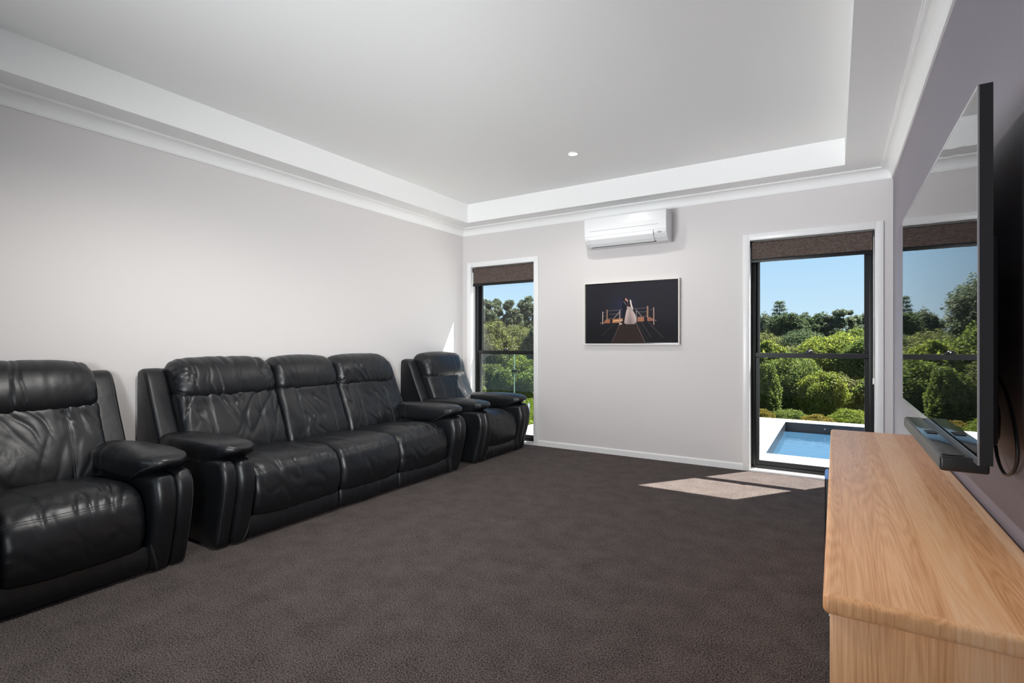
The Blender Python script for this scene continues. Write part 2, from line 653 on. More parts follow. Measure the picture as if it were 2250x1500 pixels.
# ceiling: raised centre panel, bulkhead round it
m = MB()
m.box(RX0 - 0.02, RX1 + 0.02, RY0 - 0.02, RY1 + 0.02, ZC, ZC + 0.1)
m.box(XL, RX0, YR, YB, ZS, ZC + 0.1)
m.box(RX1, XR, YR, YB, ZS, ZC + 0.1)
m.box(RX0, RX1, RY1, YB, ZS, ZC + 0.1)
m.box(RX0, RX1, YR, RY0, ZS, ZC + 0.1)
struct(m.build('ceiling', 'white_paint'), 'white ceiling with a raised rectangular centre panel', 'ceiling')
struct(bx('roof', 'exterior_paint', XL - 0.5, XR + 1.7, YR - 0.5, YB + 0.25, ZC + 0.2, ZC + 0.3), 'flat roof slab with an eave added beyond the purple wall to block sun', 'roof')  # eave extended to keep the sun out of the added side window

# cornice: cove with two small fillets, mitred corners
cz0, cw = 2.482, 0.088
prof = [(0.0, cz0), (0.010, cz0), (0.012, cz0 + 0.007)]
for k in range(11):
    a = math.radians(90 * k / 10)
    prof.append((0.014 + 0.058 * (1 - math.cos(a)), cz0 + 0.010 + 0.066 * math.sin(a)))
prof += [(0.080, cz0 + 0.078), (0.080, cz0 + 0.082), (0.088, cz0 + 0.083), (0.088, ZS), (0.0, ZS)]


def cornice(name, fn, label):
    mb = MB()
    mb.sweep(prof, fn, True)
    o = mb.build(name, 'white_paint')
    struct(o, label, 'cornice')


cornice('trim_1', lambda e, p: (XL + p[0], (YR + p[0], YB - p[0])[e], p[1]), 'white cove cornice along the pale wall above the sofa')
cornice('trim_2', lambda e, p: ((XL + p[0], XR - p[0])[e], YB - p[0], p[1]), 'white cove cornice above the air conditioner wall')
cornice('trim_3', lambda e, p: (XR - p[0], (YR + p[0], YB - p[0])[e], p[1]), 'white cove cornice above the purple wall')
cornice('trim_4', lambda e, p: ((XL + p[0], XR - p[0])[e], YR + p[0], p[1]), 'white cove cornice above the rear wall')

# skirting
bh = 0.062
sk = [(0, 0), (0.014, 0), (0.014, bh - 0.012), (0.006, bh), (0, bh)]


def skirt(name, fn, label):
    struct(MB().sweep(sk, fn, True).build(name, 'gloss_white'), label, 'skirting')


skirt('baseboard_left', lambda e, p: (XL + p[0], (YR, YB)[e], p[1]), 'white skirting along the wall behind the sofa')
skirt('baseboard_back', lambda e, p: ((OP1[1] + 0.05, OP2[0] - 0.05)[e], YB - p[0], p[1]), 'white skirting between the two windows')
skirt('baseboard_right', lambda e, p: (XR - p[0], (YR, YB)[e], p[1]), 'white skirting along the purple wall')


# ------------------------------------------------------------------ windows and blinds
def window(name, op, label):
    x0, x1 = op
    w = empty(name, ((x0 + x1) / 2, YB, 0), label, 'window', kind='structure')
    cx = (x0 + x1) / 2

    def b(nm, mat, a0, a1, b0, b1, c0, c1, par=None, bev=0.0):
        return bx(nm, mat, a0 - cx, a1 - cx, b0 - YB, b1 - YB, c0, c1, par or w, bev)

    AW, AT = 0.05, 0.018
    # architrave
    b('architrave', 'gloss_white', x0 - AW, x0, YB - AT, YB - 0.0005, 0, OPH + AW, bev=0.003)
    b('architrave', 'gloss_white', x1, x1 + AW, YB - AT, YB - 0.0005, 0, OPH + AW, bev=0.003)
    b('architrave', 'gloss_white', x0, x1, YB - AT, YB - 0.0005, OPH, OPH + AW, bev=0.003)
    # timber reveals
    yf = YB + REV
    r = 0.008
    b('reveal', 'gloss_white', x0, x0 + r, YB - AT + 0.004, yf, 0.0, OPH)
    b('reveal', 'gloss_white', x1 - r, x1, YB - AT + 0.004, yf, 0.0, OPH)
    b('reveal', 'gloss_white', x0 + r, x1 - r, YB - AT + 0.004, yf, OPH - r, OPH)
    b('sill', 'gloss_white', x0 + r, x1 - r, YB - AT, yf, 0.0005, 0.016)
    # aluminium outer frame
    fw, fd = 0.036, 0.10
    b('frame_stile', 'black_alu', x0 + r, x0 + r + fw, yf, yf + fd, 0.016, OPH - r, bev=0.002)
    b('frame_stile', 'black_alu', x1 - r - fw, x1 - r, yf, yf + fd, 0.016, OPH - r, bev=0.002)
    b('frame_head', 'black_alu', x0 + r + fw, x1 - r - fw, yf, yf + fd, OPH - r - fw, OPH - r)
    b('frame_sill', 'black_alu', x0 + r + fw, x1 - r - fw, yf, yf + fd, 0.016, 0.045, bev=0.002)
    ix0, ix1 = x0 + r + fw, x1 - r - fw
    sw = 0.030
    RZ0, RZ1 = 1.036, 1.072
    # lower sash sits inside, upper sash outside
    y0, y1 = yf + 0.014, yf + 0.044
    ls = MB()
    ls.box(ix0 - cx, ix0 + sw - cx, y0 - YB, y1 - YB, 0.045, RZ0)
    ls.box(ix1 - sw - cx, ix1 - cx, y0 - YB, y1 - YB, 0.045, RZ0)
    ls.box(ix0 + sw - cx, ix1 - sw - cx, y0 - YB, y1 - YB, 0.045, 0.085)
    los = ls.build('lower_sash', 'black_alu', w)
    mr = MB()
    mr.box(ix0 - cx, ix1 - cx, y0 - 0.006 - YB, y1 - YB, RZ0 + 0.004, RZ1)
    mr.box(ix0 - cx, ix1 - cx, y0 - YB, y1 - YB, RZ0 - 0.006, RZ0 + 0.004)
    rail = mr.build('meeting_rail', 'black_alu', w)
    b('pane', 'screened_glass', ix0 + sw, ix1 - sw, y0 + 0.012, y0 + 0.016, 0.085, RZ0 - 0.006, los)
    y2, y3 = yf + 0.052, yf + 0.082
    us = MB()
    us.box(ix0 - cx, ix0 + sw - cx, y2 - YB, y3 - YB, RZ1 - 0.03, OPH - r - fw)
    us.box(ix1 - sw - cx, ix1 - cx, y2 - YB, y3 - YB, RZ1 - 0.03, OPH - r - fw)
    us.box(ix0 + sw - cx, ix1 - sw - cx, y2 - YB, y3 - YB, RZ1 - 0.036, RZ1 - 0.004)
    us.box(ix0 + sw - cx, ix1 - sw - cx, y2 - YB, y3 - YB, OPH - r - fw - 0.03, OPH - r - fw)
    ups = us.build('upper_sash', 'black_alu', w)
    b('pane', 'pane_glass', ix0 + sw, ix1 - sw, y2 + 0.012, y2 + 0.016, RZ1 - 0.004, OPH - r - fw - 0.03, ups)
    # cam latch on the meeting rail
    la = MB()
    la.box(-0.040, 0.040, y0 - 0.002 - YB, y0 + 0.028 - YB, RZ1, RZ1 + 0.010, 0.003)
    la.lathe([(0.024, 0.0), (0.024, 0.012), (0.018, 0.020), (0.008, 0.023)], 16, (0.0, y0 + 0.013 - YB, RZ1 + 0.008))
    la.box(-0.030, 0.006, y0 + 0.004 - YB, y0 + 0.02 - YB, RZ1 + 0.014, RZ1 + 0.024, 0.003)
    lo = la.build('latch', 'black_plastic', w)
    MB().lathe([(0.005, 0.0), (0.005, 0.003)], 14, (0.0, y0 - 0.012 - YB, RZ1 + 0.018), 'Y').build('keyhole', 'steel', lo)
    return w


window('window_1', OP1, 'narrow black framed sash window beside the far armchair')
window('window_2', OP2, 'black framed sash window overlooking the pool')


def blind(op, zbot, label, chain_side):
    x0, x1 = op[0] + 0.014, op[1] - 0.016
    cx, y = (x0 + x1) / 2, YB + 0.030
    o = empty('roller_blind', (cx, y, zbot), label, 'blind', 'roller blinds at the top of the windows')
    hw = (x1 - x0) / 2
    zt = 2.088 - zbot
    MB().lathe([(0.021, -hw + 0.006), (0.021, hw - 0.006)], 20, (0, 0.014, zt - 0.026), 'X').build('roller_tube', 'blind_fabric', o)
    # cloth leaves the roller at the front and hangs straight
    fab = MB()
    ys = -0.008
    th = 0.0012
    rows = [(ys, 0.018), (ys, zt - 0.030)]
    for k in range(1, 7):
        a = math.radians(15 * k)
        rows.append((0.014 - 0.022 * math.cos(a), zt - 0.026 + 0.022 * math.sin(a)))
    vs, fs = [], []
    for (yy, zz) in rows:
        vs += [(-hw + 0.008, yy, zz), (hw - 0.008, yy, zz)]
    nn = len(rows)
    for (yy, zz) in rows:
        vs += [(-hw + 0.008, yy + th, zz), (hw - 0.008, yy + th, zz)]
    for i in range(nn - 1):
        fs.append((2 * i, 2 * i + 1, 2 * i + 3, 2 * i + 2))
        fs.append((2 * nn + 2 * i, 2 * nn + 2 * i + 2, 2 * nn + 2 * i + 3, 2 * nn + 2 * i + 1))
        fs.append((2 * i, 2 * i + 2, 2 * nn + 2 * i + 2, 2 * nn + 2 * i))
        fs.append((2 * i + 1, 2 * nn + 2 * i + 1, 2 * nn + 2 * i + 3, 2 * i + 3))
    fab.add(vs, fs)
    fab.build('fabric', 'blind_fabric', o)
    bx('bottom_rail', 'black_alu', -hw + 0.004, hw - 0.004, ys - 0.006, ys + 0.008, -0.006, 0.026, o, 0.003)
    for s in (-1, 1):
        bx('bracket', 'black_plastic', s * hw - 0.004, s * hw + 0.004, -0.012, 0.040, zt - 0.055, zt - 0.001, o, 0.003)
    # bead chain loop down the jamb
    xs = hw + 0.001
    zlow = 0.845 - zbot
    ch = MB()
    pts = []
    for k in range(40):
        pts.append((xs, -0.006, zt - 0.03 - (zt - 0.03 - zlow) * k / 39))
    for k in range(1, 8):
        a = math.pi * k / 8
        pts.append((xs, 0.004 - 0.010 * math.cos(a), zlow - 0.010 * math.sin(a)))
    for k in range(40):
        pts.append((xs, 0.014, zlow + (zt - 0.03 - zlow) * k / 39))
    ch.tube(pts, 0.0016, 5, closed=True)
    for i in range(0, 40, 1):
        p = pts[i]
        ch.lathe([(0.0005, -0.0024), (0.0024, 0.0), (0.0005, 0.0024)], 6, p)
    ch.build('bead_chain', 'white_plastic', o)
    cl = MB()
    cl.box(xs - 0.006, xs + 0.006, -0.012, 0.020, zlow - 0.022, zlow + 0.03, 0.004)
    cl.build('chain_guide', 'white_plastic', o)
    return o


blind(OP1, 1.868, 'dark brown woven roller blind over the narrow window beside the armchair', 1)
blind(OP2, 1.900, 'dark brown woven roller blind over the pool window', 1)

# unseen sliding door added to let in the rear fill light
d = empty('added_rear_door', ((DX0 + DX1) / 2, YR, 0), 'wide black framed sliding glass door added behind the viewer for fill light', 'door', kind='structure')
hw = (DX1 - DX0) / 2
for a0, a1 in ((-hw, -hw + 0.05), (hw - 0.05, hw), (-0.03, 0.03)):
    bx('stile', 'black_alu', a0, a1, -0.12, -0.04, 0.0, 2.15, d)
bx('head', 'black_alu', -hw + 0.05, hw - 0.05, -0.12, -0.04, 2.10, 2.15, d)
bx('threshold', 'black_alu', -hw + 0.05, hw - 0.05, -0.12, -0.04, 0.0, 0.04, d)
bx('pane', 'pane_glass', -hw + 0.05, -0.03, -0.082, -0.078, 0.04, 2.10, d)
bx('pane', 'pane_glass', 0.03, hw - 0.05, -0.082, -0.078, 0.04, 2.10, d)


# unseen window added behind the viewer to admit the side fill light
d = empty('added_side_window', (XR, (SW0 + SW1) / 2, SWZ0), 'black framed window added in the purple wall behind the viewer for fill light', 'window', kind='structure')
hw, hh = (SW1 - SW0) / 2, SWZ1 - SWZ0
for a0, a1 in ((-hw, -hw + .04), (hw - .04, hw), (-.02, .02)):
    bx('stile', 'black_alu', .05, .11, a0, a1, 0, hh, d)
bx('head', 'black_alu', .05, .11, -hw + .04, hw - .04, hh - .04, hh, d)
bx('sill', 'black_alu', .05, .11, -hw + .04, hw - .04, 0, .04, d)
bx('pane', 'pane_glass', .078, .082, -hw + .04, -.02, .04, hh - .04, d)
bx('pane', 'pane_glass', .078, .082, .02, hw - .04, .04, hh - .04, d)

# ------------------------------------------------------------------ recliner lounge suite
def catmull(pts, n):
    P = [Vector((p[0], p[1], 0)) for p in pts]
    m = len(P)
    dense = []
    for i in range(m):
        p0, p1, p2, p3 = P[i - 1], P[i], P[(i + 1) % m], P[(i + 2) % m]
        for k in range(12):
            t = k / 12
            dense.append(0.5 * ((2 * p1) + (p2 - p0) * t + (2 * p0 - 5 * p1 + 4 * p2 - p3) * t * t + (3 * p1 - p0 - 3 * p2 + p3) * t ** 3))
    L = [0]
    for i in range(len(dense)):
        L.append(L[-1] + (dense[(i + 1) % len(dense)] - dense[i]).length)
    out, j = [], 0
    for k in range(n):
        s = L[-1] * k / n
        while L[j + 1] < s:
            j += 1
        f = (s - L[j]) / max(1e-9, L[j + 1] - L[j])
        out.append(dense[j].lerp(dense[(j + 1) % len(dense)], f))
    nor = []
    for k in range(n):
        d = out[(k + 1) % n] - out[k - 1]
        nor.append(Vector((d.y, -d.x, 0)).normalized())
    return out, nor


def fbm(p, o=3):
    return noise.fractal(p, 1.0, 2.0, o)


def ridge(v):
    return 1 - abs(v) * 2


class Pillow:
    """a padded leather panel: closed XZ outline lofted along Y with rounded ends, crown and creases"""

    def __init__(self, outline, y0, y1, r, bulge, disp=None, n=76, ny=40, k=6, shear=0.0):
        self.P, self.Nn = catmull(outline, n)
        self.n = n
        st = []
        for j in range(k + 1):
            a = math.pi / 2 * j / k
            st.append((y0 + r * (1 - math.cos(a)), -r * (1 - math.sin(a))))
        mid = [(y0 + r + (y1 - y0 - 2 * r) * i / ny, 0.0) for i in range(1, ny)]
        en = []
        for j in range(k, -1, -1):
            a = math.pi / 2 * j / k
            en.append((y1 - r * (1 - math.cos(a)), -r * (1 - math.sin(a))))
        self.st = st + mid + en
        self.y0, self.y1, self.bulge, self.disp = y0, y1, bulge, disp

    def at(self, i, y, off, extra=0.0):
        i = i % self.n
        p, nn = self.P[i], self.Nn[i]
        t = (y - self.y0) / (self.y1 - self.y0)
        o = off + self.bulge * max(0.0, 1 - abs(2 * t - 1) ** 2.4)
        if self.disp:
            o += self.disp(p.x, y, p.y, i / self.n, t)
        q = p + nn * (o + extra)
        return Vector((q.x, y, q.y))

    def build(self, name, parent, mat='leather'):
        mb = MB()
        n = self.n
        vs = [self.at(i, y, off) for (y, off) in self.st for i in range(n)]
        fs = []
        for s in range(len(self.st) - 1):
            for i in range(n):
                j = (i + 1) % n
                fs.append((s * n + i, s * n + j, (s + 1) * n + j, (s + 1) * n + i))
        for s, rev in ((0, False), (len(self.st) - 1, True)):
            c = Vector((0, 0, 0))
            for i in range(n):
                c += vs[s * n + i]
            c /= n
            vs.append(c)
            ci = len(vs) - 1
            for i in range(n):
                j = (i + 1) % n
                fs.append((s * n + i, s * n + j, ci))
        mb.add(vs, fs, True)
        o = mb.build(name, mat, parent)
        self.obj = o
        return o

    def idx(self, x, z):
        return min(range(self.n), key=lambda i: (self.P[i].x - x) ** 2 + (self.P[i].y - z) ** 2)

    def seam(self, pairs, r=0.0013):
        """stitched seam: list of (profile index, y)"""
        pts = []
        for (i, y) in pairs:
            off = 0.0
            for (a, b), (c, dd) in zip(self.st[:-1], self.st[1:]):
                if a <= y <= c:
                    off = b + (dd - b) * (y - a) / max(1e-9, c - a)
                    break
            i0 = int(math.floor(i))
            f = i - i0
            p = self.at(i0, y, off, 0.0006).lerp(self.at(i0 + 1, y, off, 0.0006), f)
            pts.append(p)
        MB().tube(pts, r, 5).build('seam', 'thread', self.obj)


def lerp(a, b, t):
    return a + (b - a) * t


SEAT = [(.30, .17), (.60, .155), (.92, .135), (.978, .165), (1.0, .245), (.992, .33), (.958, .40), (.885, .442), (.75, .452), (.55, .438), (.36, .41), (.28, .30)]
BACK = [(.25, .36), (.33, .345), (.405, .40), (.392, .50), (.342, .62), (.288, .74), (.252, .815), (.17, .84), (.09, .80), (.13, .65), (.19, .5)]
HEAD = [(.06, .80), (.15, .788), (.235, .792), (.268, .838), (.252, .925), (.205, 1.0), (.13, 1.038), (.05, 1.028), (.005, .96), (.01, .86)]
BASE = [(.60, .018), (.90, .012), (.950, .022), (.968, .07), (.962, .125), (.93, .145), (.60, .15)]
WING = [(-.025, .05), (.15, .045), (.36, .06), (.37, .36), (.285, .56), (.185, .77), (.118, .92), (.070, .982), (.0, .985), (-.025, .92), (-.028, .5)]
OUTP = [(.02, .03), (.5, .012), (.90, .012), (.952, .03), (.985, .14), (1.022, .28), (1.036, .39), (1.018, .468), (.94, .502), (.5, .492), (.06, .49), (.01, .3)]
INNP = [(.22, .04), (.55, .014), (.90, .012), (.958, .03), (.990, .12), (1.022, .24), (1.042, .35), (1.028, .44), (.97, .492), (.55, .485), (.24, .46), (.2, .25)]
SHELL = [(-.02, .05), (.10, .05), (.12, .30), (.10, .70), (.05, .96), (.0, .985), (-.022, .93), (-.022, .5)]


def crease(v, w=.10):
    """narrow valley along the zero line of a noise field, soft swell between"""
    return -math.exp(-(v / w) ** 2) + .35 * min(1.0, abs(v) * 2.2)


def head_disp(seed, amp):
    def f(x, y, z, s, t):
        front = max(0.0, min(1.0, (x - 0.02) / 0.12))
        bend = .06 * noise.noise(Vector((y * 5, z * 9, seed + 1)))
        a = crease(noise.noise(Vector(((y + bend) * 17 + seed, z * 2.4, seed))), .12)
        b = noise.noise(Vector((y * 34, z * 4, seed + 5)))
        m = max(0.0, .45 + noise.noise(Vector((y * 4 + seed, z * 5, 8.1))))
        endp = (abs(2 * t - 1) ** 5)
        pinch = crease(noise.noise(Vector((y * 10, (z - .25 * abs(2 * t - 1)) * 26, seed + 2))), .14) * endp
        low = noise.noise(Vector((y * 4, z * 6, seed + 9)))
        return front * (amp * (a * m + .25 * b + .9 * pinch) + 0.005 * low)
    return f


def back_disp(seed, amp, seams):
    def f(x, y, z, s, t):
        front = 1.0 if x > 0.22 else max(0.0, (x - 0.15) / 0.07)
        wob = .05 * noise.noise(Vector((y * 7, z * 7, seed + 1)))
        a = crease(noise.noise(Vector(((y + z * .75 + wob) * 11 + seed, (y - z * .75) * 2.2, seed))), .10)
        b = crease(noise.noise(Vector(((y - z * .55 + wob) * 11 - seed, (y + z * .55) * 2.0, seed + 3))), .10)
        c = crease(noise.noise(Vector((y * 12 + wob * 20, z * 3.2, seed + 7))), .12)
        m = noise.noise(Vector((y * 3.3 + seed, z * 3.3, 2.2)))
        m2 = noise.noise(Vector((y * 3.0 - seed, z * 3.0, 6.2)))
        o = amp * (a * max(0.0, m + .25) + b * max(0.0, .25 - m) + c * max(0.0, m2 + .1))
        o += .006 * noise.noise(Vector((y * 6, z * 6, seed + 20)))
        for ys in seams:
            o -= 0.0060 * math.exp(-((y - ys) / 0.012) ** 2)
        return front * o
    return f


def seat_disp(seed, amp, seams, zline=True):
    def f(x, y, z, s, t):
        top = max(0.0, min(1.0, (z - 0.30) / 0.1))
        wob = .04 * noise.noise(Vector((y * 8, x * 8, seed + 1)))
        rad = crease(noise.noise(Vector(((y + wob) * 15 + (x - .9) * 9 * (2 * t - 1) + seed, x * 3.5, seed))), .11)
        dg = crease(noise.noise(Vector(((y + x * .9 + wob) * 12 + seed, (y - x) * 2.5, seed + 6))), .11)
        m = noise.noise(Vector((y * 4 + seed, x * 4, 1.7)))
        crown = math.exp(-((x - .90) / .13) ** 2)
        lo = noise.noise(Vector((y * 4 + seed, x * 4, z * 4)))
        o = amp * (rad * max(0, m + .35) + dg * max(0, .25 - m)) * (0.15 + crown) * top + 0.006 * lo
        # slack leather folds on the front drop
        if z < 0.36 and x > .9:
            k = min(1.0, (.36 - z) / .06)
            o += amp * .5 * k * crease(noise.noise(Vector((y * 5 + seed, z * 12 + y * 6 + wob * 30, seed + 4))), .12)
        for ys in seams:
            if z > 0.36 and x > .55:
                o -= 0.0045 * math.exp(-((y - ys) / 0.010) ** 2)
        o -= 0.0035 * math.exp(-(((z - 0.392) / 0.009) ** 2)) if x > .9 else 0
        return o
    return f


def low_disp(seed, amp, fy=6.0, fz=6.0):
    def f(x, y, z, s, t):
        return amp * (noise.noise(Vector((y * fy + seed, z * fz, x * 5))) + 0.5 * noise.noise(Vector((y * fy * 3, z * fz * 2, seed))))
    return f


def base_disp(seed, amp):
    def f(x, y, z, s, t):
        if x < .9:
            return 0.0
        return amp * .8 * (noise.noise(Vector((y * 26 + seed, z * 7, seed))) + 0.6 * noise.noise(Vector((y * 7, z * 9, seed + 2))))
    return f


def arm_pad(parent, yc, side, name='arm_pad', seed=0.0):
    """padded armrest lofted front to back; side=+1 if outer side is +y"""
    xs, ws, hs, zs = [], [], [], []
    key = [(.20, .090, .060, .522), (.30, .100, .068, .524), (.45, .112, .078, .526), (.66, .119, .084, .528), (.80, .120, .080, .532), (.88, .117, .066, .544),
           (.95, .108, .048, .556), (1.0, .088, .032, .561), (1.025, .060, .019, .561), (1.037, .034, .010, .560), (1.04, .010, .004, .560)]
    NX = 46
    rings = []
    for i in range(NX + 1):
        u = i / NX
        x = .20 + .84 * (1 - (1 - u) ** 1.7)
        for a, b in zip(key[:-1], key[1:]):
            if a[0] <= x <= b[0] + 1e-9:
                f = (x - a[0]) / (b[0] - a[0])
                f = f * f * (3 - 2 * f) * 0.4 + f * 0.6
                w, h, zc = (lerp(a[j], b[j], f) for j in (1, 2, 3))
                break
        rings.append((x, w, h, zc))
    n = 40

    def pt(ring, k, extra=0.0):
        x, w, h, zc = ring
        t = 2 * math.pi * k / n
        c, s = math.cos(t), math.sin(t)
        e = 2 / 3.4
        yy = math.copysign(abs(c) ** e, c) * w
        zz = math.copysign(abs(s) ** e, s) * h
        # the pad leans over towards the seat
        zz -= 0.010 * max(0.0, -side * yy / 0.12) ** 2
        d = 0.0035 * noise.noise(Vector((x * 7 + seed, yy * 16, zz * 12))) + 0.0018 * noise.noise(Vector((x * 24, yy * 9 + seed, zz * 20)))
        for xs_ in (.475, .49):
            d -= 0.004 * math.exp(-((x - xs_) / 0.006) ** 2)
        q = Vector((0, c * h, s * w)).normalized()
        return Vector((x, yc + yy + q.y * (d + extra), zc + zz + q.z * (d + extra)))

    vs = [pt(r, k) for r in rings for k in range(n)]
    fs = []
    for i in range(NX):
        for k in range(n):
            l = (k + 1) % n
            fs.append((i * n + k, i * n + l, (i + 1) * n + l, (i + 1) * n + k))
    fs.append(tuple(range(n))[::-1])
    fs.append(tuple(NX * n + k for k in range(n)))
    o = MB().add(vs, fs, True).build(name, 'leather', parent)

    def ring_at(x):
        for a, b in zip(rings[:-1], rings[1:]):
            if a[0] <= x <= b[0]:
                f = (x - a[0]) / (b[0] - a[0])
                return (x,) + tuple(lerp(a[j], b[j], f) for j in (1, 2, 3))
        return rings[-1]
    for xx in (.472, .493):
        MB().tube([pt(ring_at(xx), k, .0005) for k in range(-7, n - 12)], 0.0013, 5).build('seam', 'thread', o)
    # seam rising along the slanted underside of the nose
    ln = []
    for k in range(30):
        f = k / 29
        x = lerp(.79, 1.01, f)
        ln.append(pt(ring_at(x), 25.2 - 4.6 * f if side > 0 else -5.2 + 4.6 * f, .0005))
    MB().tube(ln, 0.0013, 5).build('seam', 'thread', o)
    # top edge seam on the outer side
    ln = []
    for k in range(40):
        f = k / 39
        x = lerp(.50, 1.0, f)
        ln.append(pt(ring_at(x), 4.6 - 1.6 * f if side > 0 else 15.4 + 1.6 * f, .0005))
    MB().tube(ln, 0.0013, 5).build('seam', 'thread', o)
    return o


def lounge(name, y0, y1, splits, label, cat, seed, wr):
    """recliner chair or sofa along the left wall. splits: seat boundaries (world y)"""
    yc = (y0 + y1) / 2
    root = empty(name, (-3.88, yc, 0.0), label, cat)
    a, b = y0 - yc, y1 - yc
    OW, IW = 0.088, 0.112
    sp = [s - yc for s in splits]
    ns = len(sp) - 1
    # rear shell
    Pillow(SHELL, a + .05, b - .05, .02, 0.0, ny=8).build('back_shell', root)
    for i in range(ns):
        s0, s1 = sp[i] + .002, sp[i + 1] - .002
        sd = seed + i * 7.3
        w = s1 - s0
        q = wr[i]
        sm = (s0 + w * .27, s1 - w * .27)
        p = Pillow(SEAT, s0, s1, .045, .016, seat_disp(sd, .0070 * q, sm), n=130, ny=90)
        p.build('seat_cushion', root)
        ix = p.idx(.962, .393)
        for dd in (0.0, .9):
            p.seam([(ix + dd * .9 - .8 * math.sin(math.pi * t / 40), lerp(s0 + .004, s1 - .004, t / 40)) for t in range(41)])
        i2 = p.idx(.62, .444)
        for ys in sm:
            for dy in (-.005, .005):
                p.seam([(lerp(ix + .5, i2, t / 16), ys + dy + .012 * (t / 16) * (1 if ys > (s0 + s1) / 2 else -1) * 0) for t in range(17)])
        # kick panel under the seat
        k = Pillow(BASE, s0 - (.03 if i == 0 else 0) + .001, s1 + (.03 if i == ns - 1 else 0) - .001, .022, .004, base_disp(sd + 3, .004), n=60, ny=50)
        k.build('footrest_panel', root)
        # backrest
        c0 = s0 if i else a + .135
        c1 = s1 if i < ns - 1 else b - .135
        wb_ = c1 - c0
        bm_ = (c0 + wb_ * .25, c1 - wb_ * .25)
        bk = Pillow(BACK, c0, c1, .04, .026, back_disp(sd + 11, .0095 * q, bm_), n=120, ny=90)
        bk.build('back_cushion', root)
        j0, j1 = bk.idx(.400, .43), bk.idx(.262, .80)
        for ys in bm_:
            for dy in (-.006, .006):
                bk.seam([(lerp(j0, j1, t / 24), ys + dy) for t in range(25)])
        hd = Pillow(HEAD, c0 + .002, c1 - .002, .062, .028, head_disp(sd + 17, .0075 * q), n=96, ny=90)
        hd.build('headrest', root)
    for s in (-1, 1):
        o0 = a if s < 0 else b - OW
        op_ = Pillow(OUTP, o0, o0 + OW, .028, .004, low_disp(seed + s, .002), n=96, ny=10)
        op_.build('arm_side_panel', root)
        ii = [op_.idx(.955, .03), op_.idx(1.018, .47)]
        for dy in ((.012,) if s < 0 else (OW - .012,)):
            op_.seam([(lerp(ii[0], ii[1], t / 24), o0 + dy) for t in range(25)])
        i0 = a + OW - .006 if s < 0 else b - OW - IW + .006
        ip = Pillow(INNP, i0, i0 + IW, .036, .010, low_disp(seed + s * 3, .003, 5, 4), n=96, ny=16)
        ip.build('arm_front_panel', root)
        # slanted join between the arm front and the kick panel
        ja, jb = ip.idx(.93, .013), ip.idx(.992, .135)
        e0, e1 = (i0 + IW * .55, i0 + IW - .006) if s < 0 else (i0 + IW * .45, i0 + .006)
        for dd in (0.0, 0.6):
            ip.seam([(lerp(ja, jb, t / 14) + dd, lerp(e0, e1, t / 14)) for t in range(15)])
        wy = a + .012 if s < 0 else b - .142
        wg = Pillow(WING, wy, wy + .13, .022, .003, low_disp(seed + s * 5, .002, 4, 3), n=100, ny=14)
        wg.build('back_wing', root)
        t0, t1 = wg.idx(.30, .52), wg.idx(.07, .98)
        for yy in ((.020,) if s < 0 else (.110,)):
            wg.seam([(lerp(t0, t1, t / 24), wy + yy) for t in range(25)])
        arm_pad(root, (a + .113) if s < 0 else (b - .113), s, seed=seed + s)
    for s in (a + .06, b - .06):
        for xx in (.10, .86):
            MB().lathe([(.018, 0.0), (.020, .004), (.020, .03)], 12, (xx, s, 0.0)).build('foot', 'black_plastic', root)
    return root


lounge('recliner_armchair', .47, 1.42, (.672, 1.218), 'black leather recliner armchair nearest the viewer, cut by the photo edge', 'armchair', 1.7, (.8,))
lounge('recliner_sofa', 1.565, 3.775, (1.767, 2.41, 2.985, 3.573), 'black leather three-seat recliner sofa between the two armchairs', 'sofa', 21.3, (1.35, .8, 1.2))
lounge('recliner_armchair', 4.0, 4.93, (4.202, 4.728), 'black leather recliner armchair in the far corner beside the narrow window', 'armchair', 47.9, (.55,))

# ------------------------------------------------------------------ oak entertainment unit
UX0, UX1, UY0, UY1, UZ = -0.021, 0.389, 1.203, 3.552, 0.66
u = empty('oak_entertainment_unit', ((UX0 + UX1) / 2, (UY0 + UY1) / 2, 0), 'long low oak cabinet under the wall mounted television', 'cabinet')
ux, uy = (UX0 + UX1) / 2, (UY0 + UY1) / 2


def ub(nm, mat, a0, a1, b0, b1, c0, c1, par=None, bev=0.0, seg=2):
    return bx(nm, mat, a0 - ux, a1 - ux, b0 - uy, b1 - uy, c0, c1, par or u, bev, seg)


tp = ub('top', 'oak_top', UX0, UX1, UY0, UY1, UZ - .040, UZ, bev=.012, seg=4)
tp.data.materials.append(MATS['oak_side'])          # edge banding on the two ends
for f_ in tp.data.polygons:
    if abs(f_.normal.y) > .15:
        f_.material_index = 1
ub('end_panel', 'oak_side', UX0 + .012, UX1 - .012, UY0 + .016, UY0 + .038, .06, UZ - .040, bev=.002)
ub('end_panel', 'oak_side', UX0 + .012, UX1 - .012, UY1 - .038, UY1 - .016, .06, UZ - .040, bev=.002)
ub('back_panel', 'oak_side', UX1 - .020, UX1 - .012, UY0 + .038, UY1 - .038, .06, UZ - .040)
ub('bottom_panel', 'oak_front', UX0 + .030, UX1 - .020, UY0 + .038, UY1 - .038, .06, .08)
ub('plinth', 'black_plastic', UX0 + .05, UX1 - .03, UY0 + .05, UY1 - .05, 0.0, .06)
nw = 4
